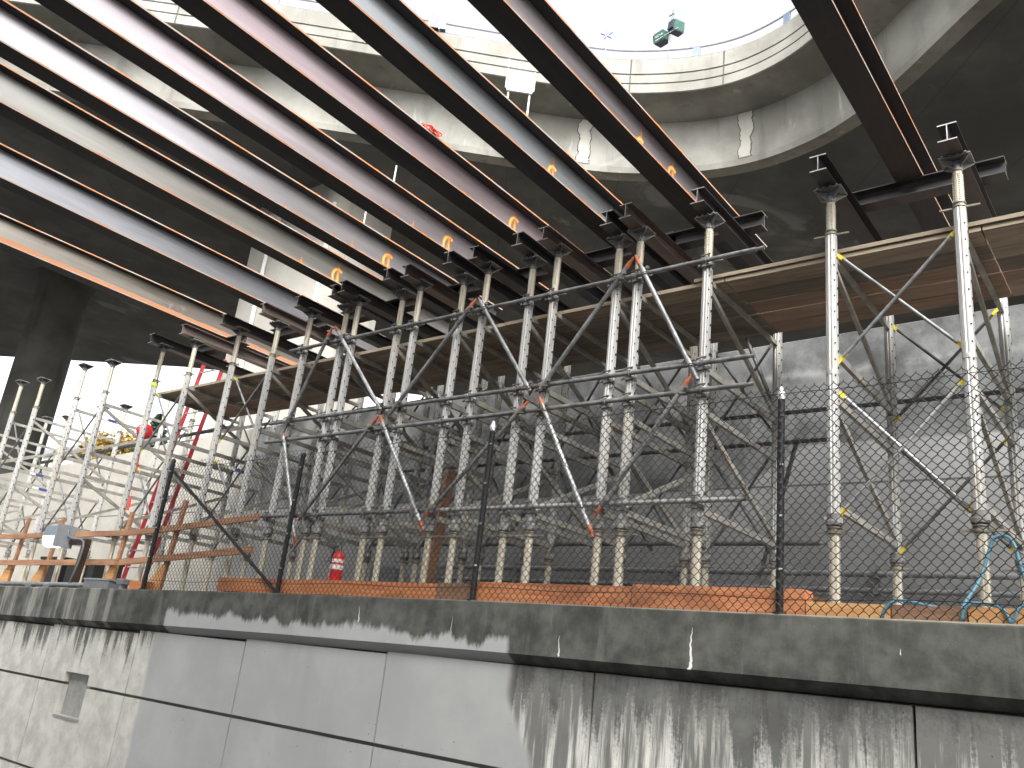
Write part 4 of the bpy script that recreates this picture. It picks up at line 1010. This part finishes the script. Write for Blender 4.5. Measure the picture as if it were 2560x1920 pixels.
tag(m.build("warning_flag", M['redbright'], None, loc=(fxl, 8.05, 4.17)), "small bright red cloth flag tied to the left shoring frame rung", "flag")
# dark crates at the foot of the back wall
for x0, x1, h, lb in ((-20.6, -19.5, .72, "black equipment crate nearer the left edge, behind the lower guard rail"), (-19.3, -18.1, .68, "black equipment crate behind the brown lamp post")):
    t = thing("equipment_crate", lb, "crate", ((x0 + x1) / 2, 9.3, 2.241), "black crates behind the guard rail")
    MB().span((x0, 8.98, 2.241), (x1, 9.6, 2.241 + h)).build("body", M['black'], t); MB().span((x0 - .02, 8.96, 2.242 + h), (x1 + .02, 9.62, 2.30 + h)).build("lid", M['black'], t)
m = MB(); m.span((-9.75, 10.0, 2.5), (-9.3, 10.19, 2.95)); 
t = thing("meter_box", "dark grey electrical box low on the back wall behind the fence", "box", (-10.6, 10.1, 2.5))
MB().span((-10.9, 10.04, 2.62), (-10.35, 10.198, 3.08)).build("box", M['greybox'], t); MB().span((-10.92, 10.02, 2.60), (-10.33, 10.04, 3.10)).build("door", M['greybox'], t)

# ------------------------------------------------------------------ things on the elevated road
i = near(-11.6, 12.95); n_ = nrm[i]; d_ = Vector((-n_.y, n_.x))
rot = Matrix.Rotation(math.atan2(d_.y, d_.x), 3, 'Z')
sp = thing("hanging_panel", "white panel on two legs hung from the elevated road parapet", "panel", (-10.75, 12.0, 13.9))
P0 = Vector((-10.74, 12.0, 0))
def at(u, o, z): q = P0 + Vector((d_.x * u + n_.x * o, d_.y * u + n_.y * o, 0)); return Vector((q.x, q.y, z))
MB().box(at(0, 0, 14.15), (.58, .05, .50), 0, rot).build("sheet", M['white'], sp)
m = MB()
for u in (-.24, .24): m.tube(at(u, -.045, 14.36), at(u, -.045, 13.30), .022, 8)
m.build("leg", M['white'], sp)
m = MB()
for u in (-.31, .31): m.bar(at(u, -.02, 14.38), at(u, -.02, 13.98), .03, .03); m.bar(at(u, -.02, 14.36), at(u, -.26, 14.62), .03, .03); m.bar(at(u, -.26, 14.62), at(u, -.26, 15.0), .03, .03)
m.bar(at(-.24, -.05, 13.62), at(-.75, -.75, 13.8), .02, .02); m.bar(at(.31, -.02, 14.05), at(.31, -.30, 14.5), .02, .02)
m.build("bracket", M['white'], sp)
x, y = off(near(-8.35, 15.3), .92)
fl = thing("floodlights", "pair of green floodlights on a slim pole above the parapet", "floodlight", (-8.4, 14.35, 15.35))
bx, by = -8.42, 14.42
MB().tube((bx, by, 15.35), (bx, by, 16.30), .022, 8).build("pole", M['railgrey'], fl, autos=40)
MB().tube((bx, by, 16.3), (bx + .06, by, 17.0), .010, 6).bar((bx - .04, by, 16.84), (bx + .10, by, 16.86), .02, .02).build("aerial", M['green'], fl)
def lamp(c, ang, txt):
    rt = Matrix.Rotation(ang, 3, 'Z') @ Matrix.Rotation(R(12), 3, 'X'); c = Vector(c)
    m = MB(); m.box(c, (.30, .24, .24), 0, rt, .88); o = m.build("lamp_head", [M['green']], fl)
    m = MB(); m.box(c + rt @ Vector((0, 0, -.135)), (.29, .23, .03), 0, rt); m.build("base", M['navy'], o)
    m = MB(); m.box(c + rt @ Vector((-.165, 0, 0)), (.03, .21, .20), 0, rt); m.build("lens_hood", M['navy'], o)
    if txt:
        cu = bpy.data.curves.new("lettering", 'FONT'); cu.body = txt; cu.size = .085; cu.align_x = 'CENTER'; cu.align_y = 'CENTER'; cu.extrude = .001
        tmp = bpy.data.objects.new("lettering", cu); COL.objects.link(tmp); bpy.context.view_layer.update()
        me = bpy.data.meshes.new_from_object(tmp.evaluated_get(bpy.context.evaluated_depsgraph_get()))
        COL.objects.unlink(tmp); bpy.data.objects.remove(tmp)
        to = bpy.data.objects.new("lettering", me); COL.objects.link(to); me.materials.clear(); me.materials.append(M['white'])
        to.parent = o
        base = rt.to_4x4() @ Matrix.Rotation(R(90), 4, 'X'); base = base.copy()
        to.matrix_local = Matrix.Translation(c + rt @ Vector((.01, -.1195, .01)) - wloc(o)) @ base
lamp((bx - .19, by - .02, 16.26), R(-12), "NOVA")
lamp((bx + .17, by + .02, 16.44), R(62), None)
MB().tube((bx - .28, by - .16, 16.10), (bx + .26, by - .10, 16.30), .006, 6).build("strut", M['white'], fl)
i = near(-13.2, 11.4); x, y = off(i, .92)
sb = thing("sign_box", "small dark box with a white frame on the parapet between girders", "box", (-12.35, 10.75, 15.35))
rt = Matrix.Rotation(math.atan2(nrm[i].x, -nrm[i].y), 3, 'Z')
c = Vector((-12.42, 10.70, 15.56)); d2 = Vector((-nrm[i].y, nrm[i].x, 0)); n2 = Vector((nrm[i].x, nrm[i].y, 0))
MB().box(c, (.20, .16, .34), 0, rt).build("body", M['navy'], sb)
m = MB()
for u in (-.12, .12): m.box(c + d2 * u, (.03, .19, .40), 0, rt)
m.build("frame", M['white'], sb)
MB().box(c + d2 * .2, (.12, .15, .34), 0, rt, .8).build("side_box", M['bluesteel'], sb)

# ------------------------------------------------------------------ far beyond the left wall
def leaf_cloud(m, c, rad, n, size, conif=False):
    for _ in range(n):
        if conif:
            h = random.random(); rr = (1 - h) ** 0.8 * rad[0] * (0.55 + 0.45 * math.sin(h * 60) ** 2) * math.sqrt(random.random()); a = random.random() * 6.283
            p = Vector((c[0] + rr * math.cos(a), c[1] + rr * math.sin(a), c[2] + h * rad[2]))
        else:
            while True:
                v = Vector([random.uniform(-1, 1) for _ in range(3)])
                if v.length < 1 and v.length > random.random() ** 2 * .9: break
            k = 1 + .25 * math.sin(v.x * 5 + c[0]) * math.cos(v.y * 4)
            p = Vector((c[0] + v.x * rad[0] * k, c[1] + v.y * rad[1], c[2] + v.z * rad[2] * k))
        q = Matrix.Rotation(random.random() * 6.28, 3, 'Z') @ Matrix.Rotation(random.random() * 3.1, 3, 'X')
        s_ = size * random.uniform(.6, 1.4)
        m.add([p + q @ Vector(w) for w in ((-s_, 0, 0), (0, -s_ * .5, 0), (s_, 0, 0), (0, s_ * .5, 0))], [(0, 1, 2, 3)])
def tree(loc, h0, crown, leaf, lb, cat, conif=False, n=2600, size=.28):
    t = thing("conifer_tree" if conif else "leafy_tree", lb, cat, loc)
    m = MB(); x, y, z = loc; m.tube((x, y, z), (x, y, h0), .35, 8, 0, .12)
    for k in range(6):
        a = k * 1.05; zz = z + (h0 - z) * (.55 + .07 * k); m.tube((x, y, zz), (x + 1.4 * math.cos(a), y + 1.4 * math.sin(a), zz + 1.1), .10, 6, 0, .03)
    m.build("trunk", M['bark'], t)
    m = MB(); leaf_cloud(m, *crown, n, size, conif); m.build("crown", M[leaf], t)
tree((-83, 40, 2.24), 18, ((-83, 40, 17.2), (4.6, 3.0, 2.9)), 'leaf_y', "yellow autumn tree far beyond the pale left wall", "tree", False, 4200, .24)
tree((-75.6, 40, 2.24), 21.0, ((-75.6, 40, 10.5), (4.6, 4.6, 10.8)), 'leaf_g', "dark green conifer far beyond the pale left wall", "tree", True, 5200, .30)
bl = thing("distant_building", "pale cream building far beyond the left wall", "building", (-97, 45, 2.24))
MB().span((-108, 44, 2.24), (-90, 52, 20.5)).build("walls", M['facade'], bl)
MB().span((-108.4, 43.6, 20.5), (-89.6, 52.4, 21.1)).build("roof", M['greylid'], bl)
for x in (-106, -102, -98, -94): MB().span((x, 43.93, 16.6), (x + 1.6, 44.02, 18.6)).build("window", M['window'], bl)
st = thing("star_ornament", "tiny blue star on a slim pale pole above the parapet", "ornament", (-9.52, 13.44, 15.35))
MB().tube((-9.52, 13.44, 15.35), (-9.52, 13.44, 15.95), .008, 6).build("pole", M['white'], st)
m = MB(); pl = []
for k in range(10):
    rr = (.15 if k % 2 == 0 else .05); a = R(90 + 36 * k + 12); pl.append((rr * math.cos(a), rr * math.sin(a)))
dx_ = Vector((0.82, 0.57, 0)); dn_ = Vector((0.57, -0.82, 0)); c0 = Vector((-9.52, 13.44, 16.03))
m.prism(pl, lambda a, b, l: tuple(c0 + dx_ * a + Vector((0, 0, b)) + dn_ * l), -.015, .015); m.build("star", M['star'], st)
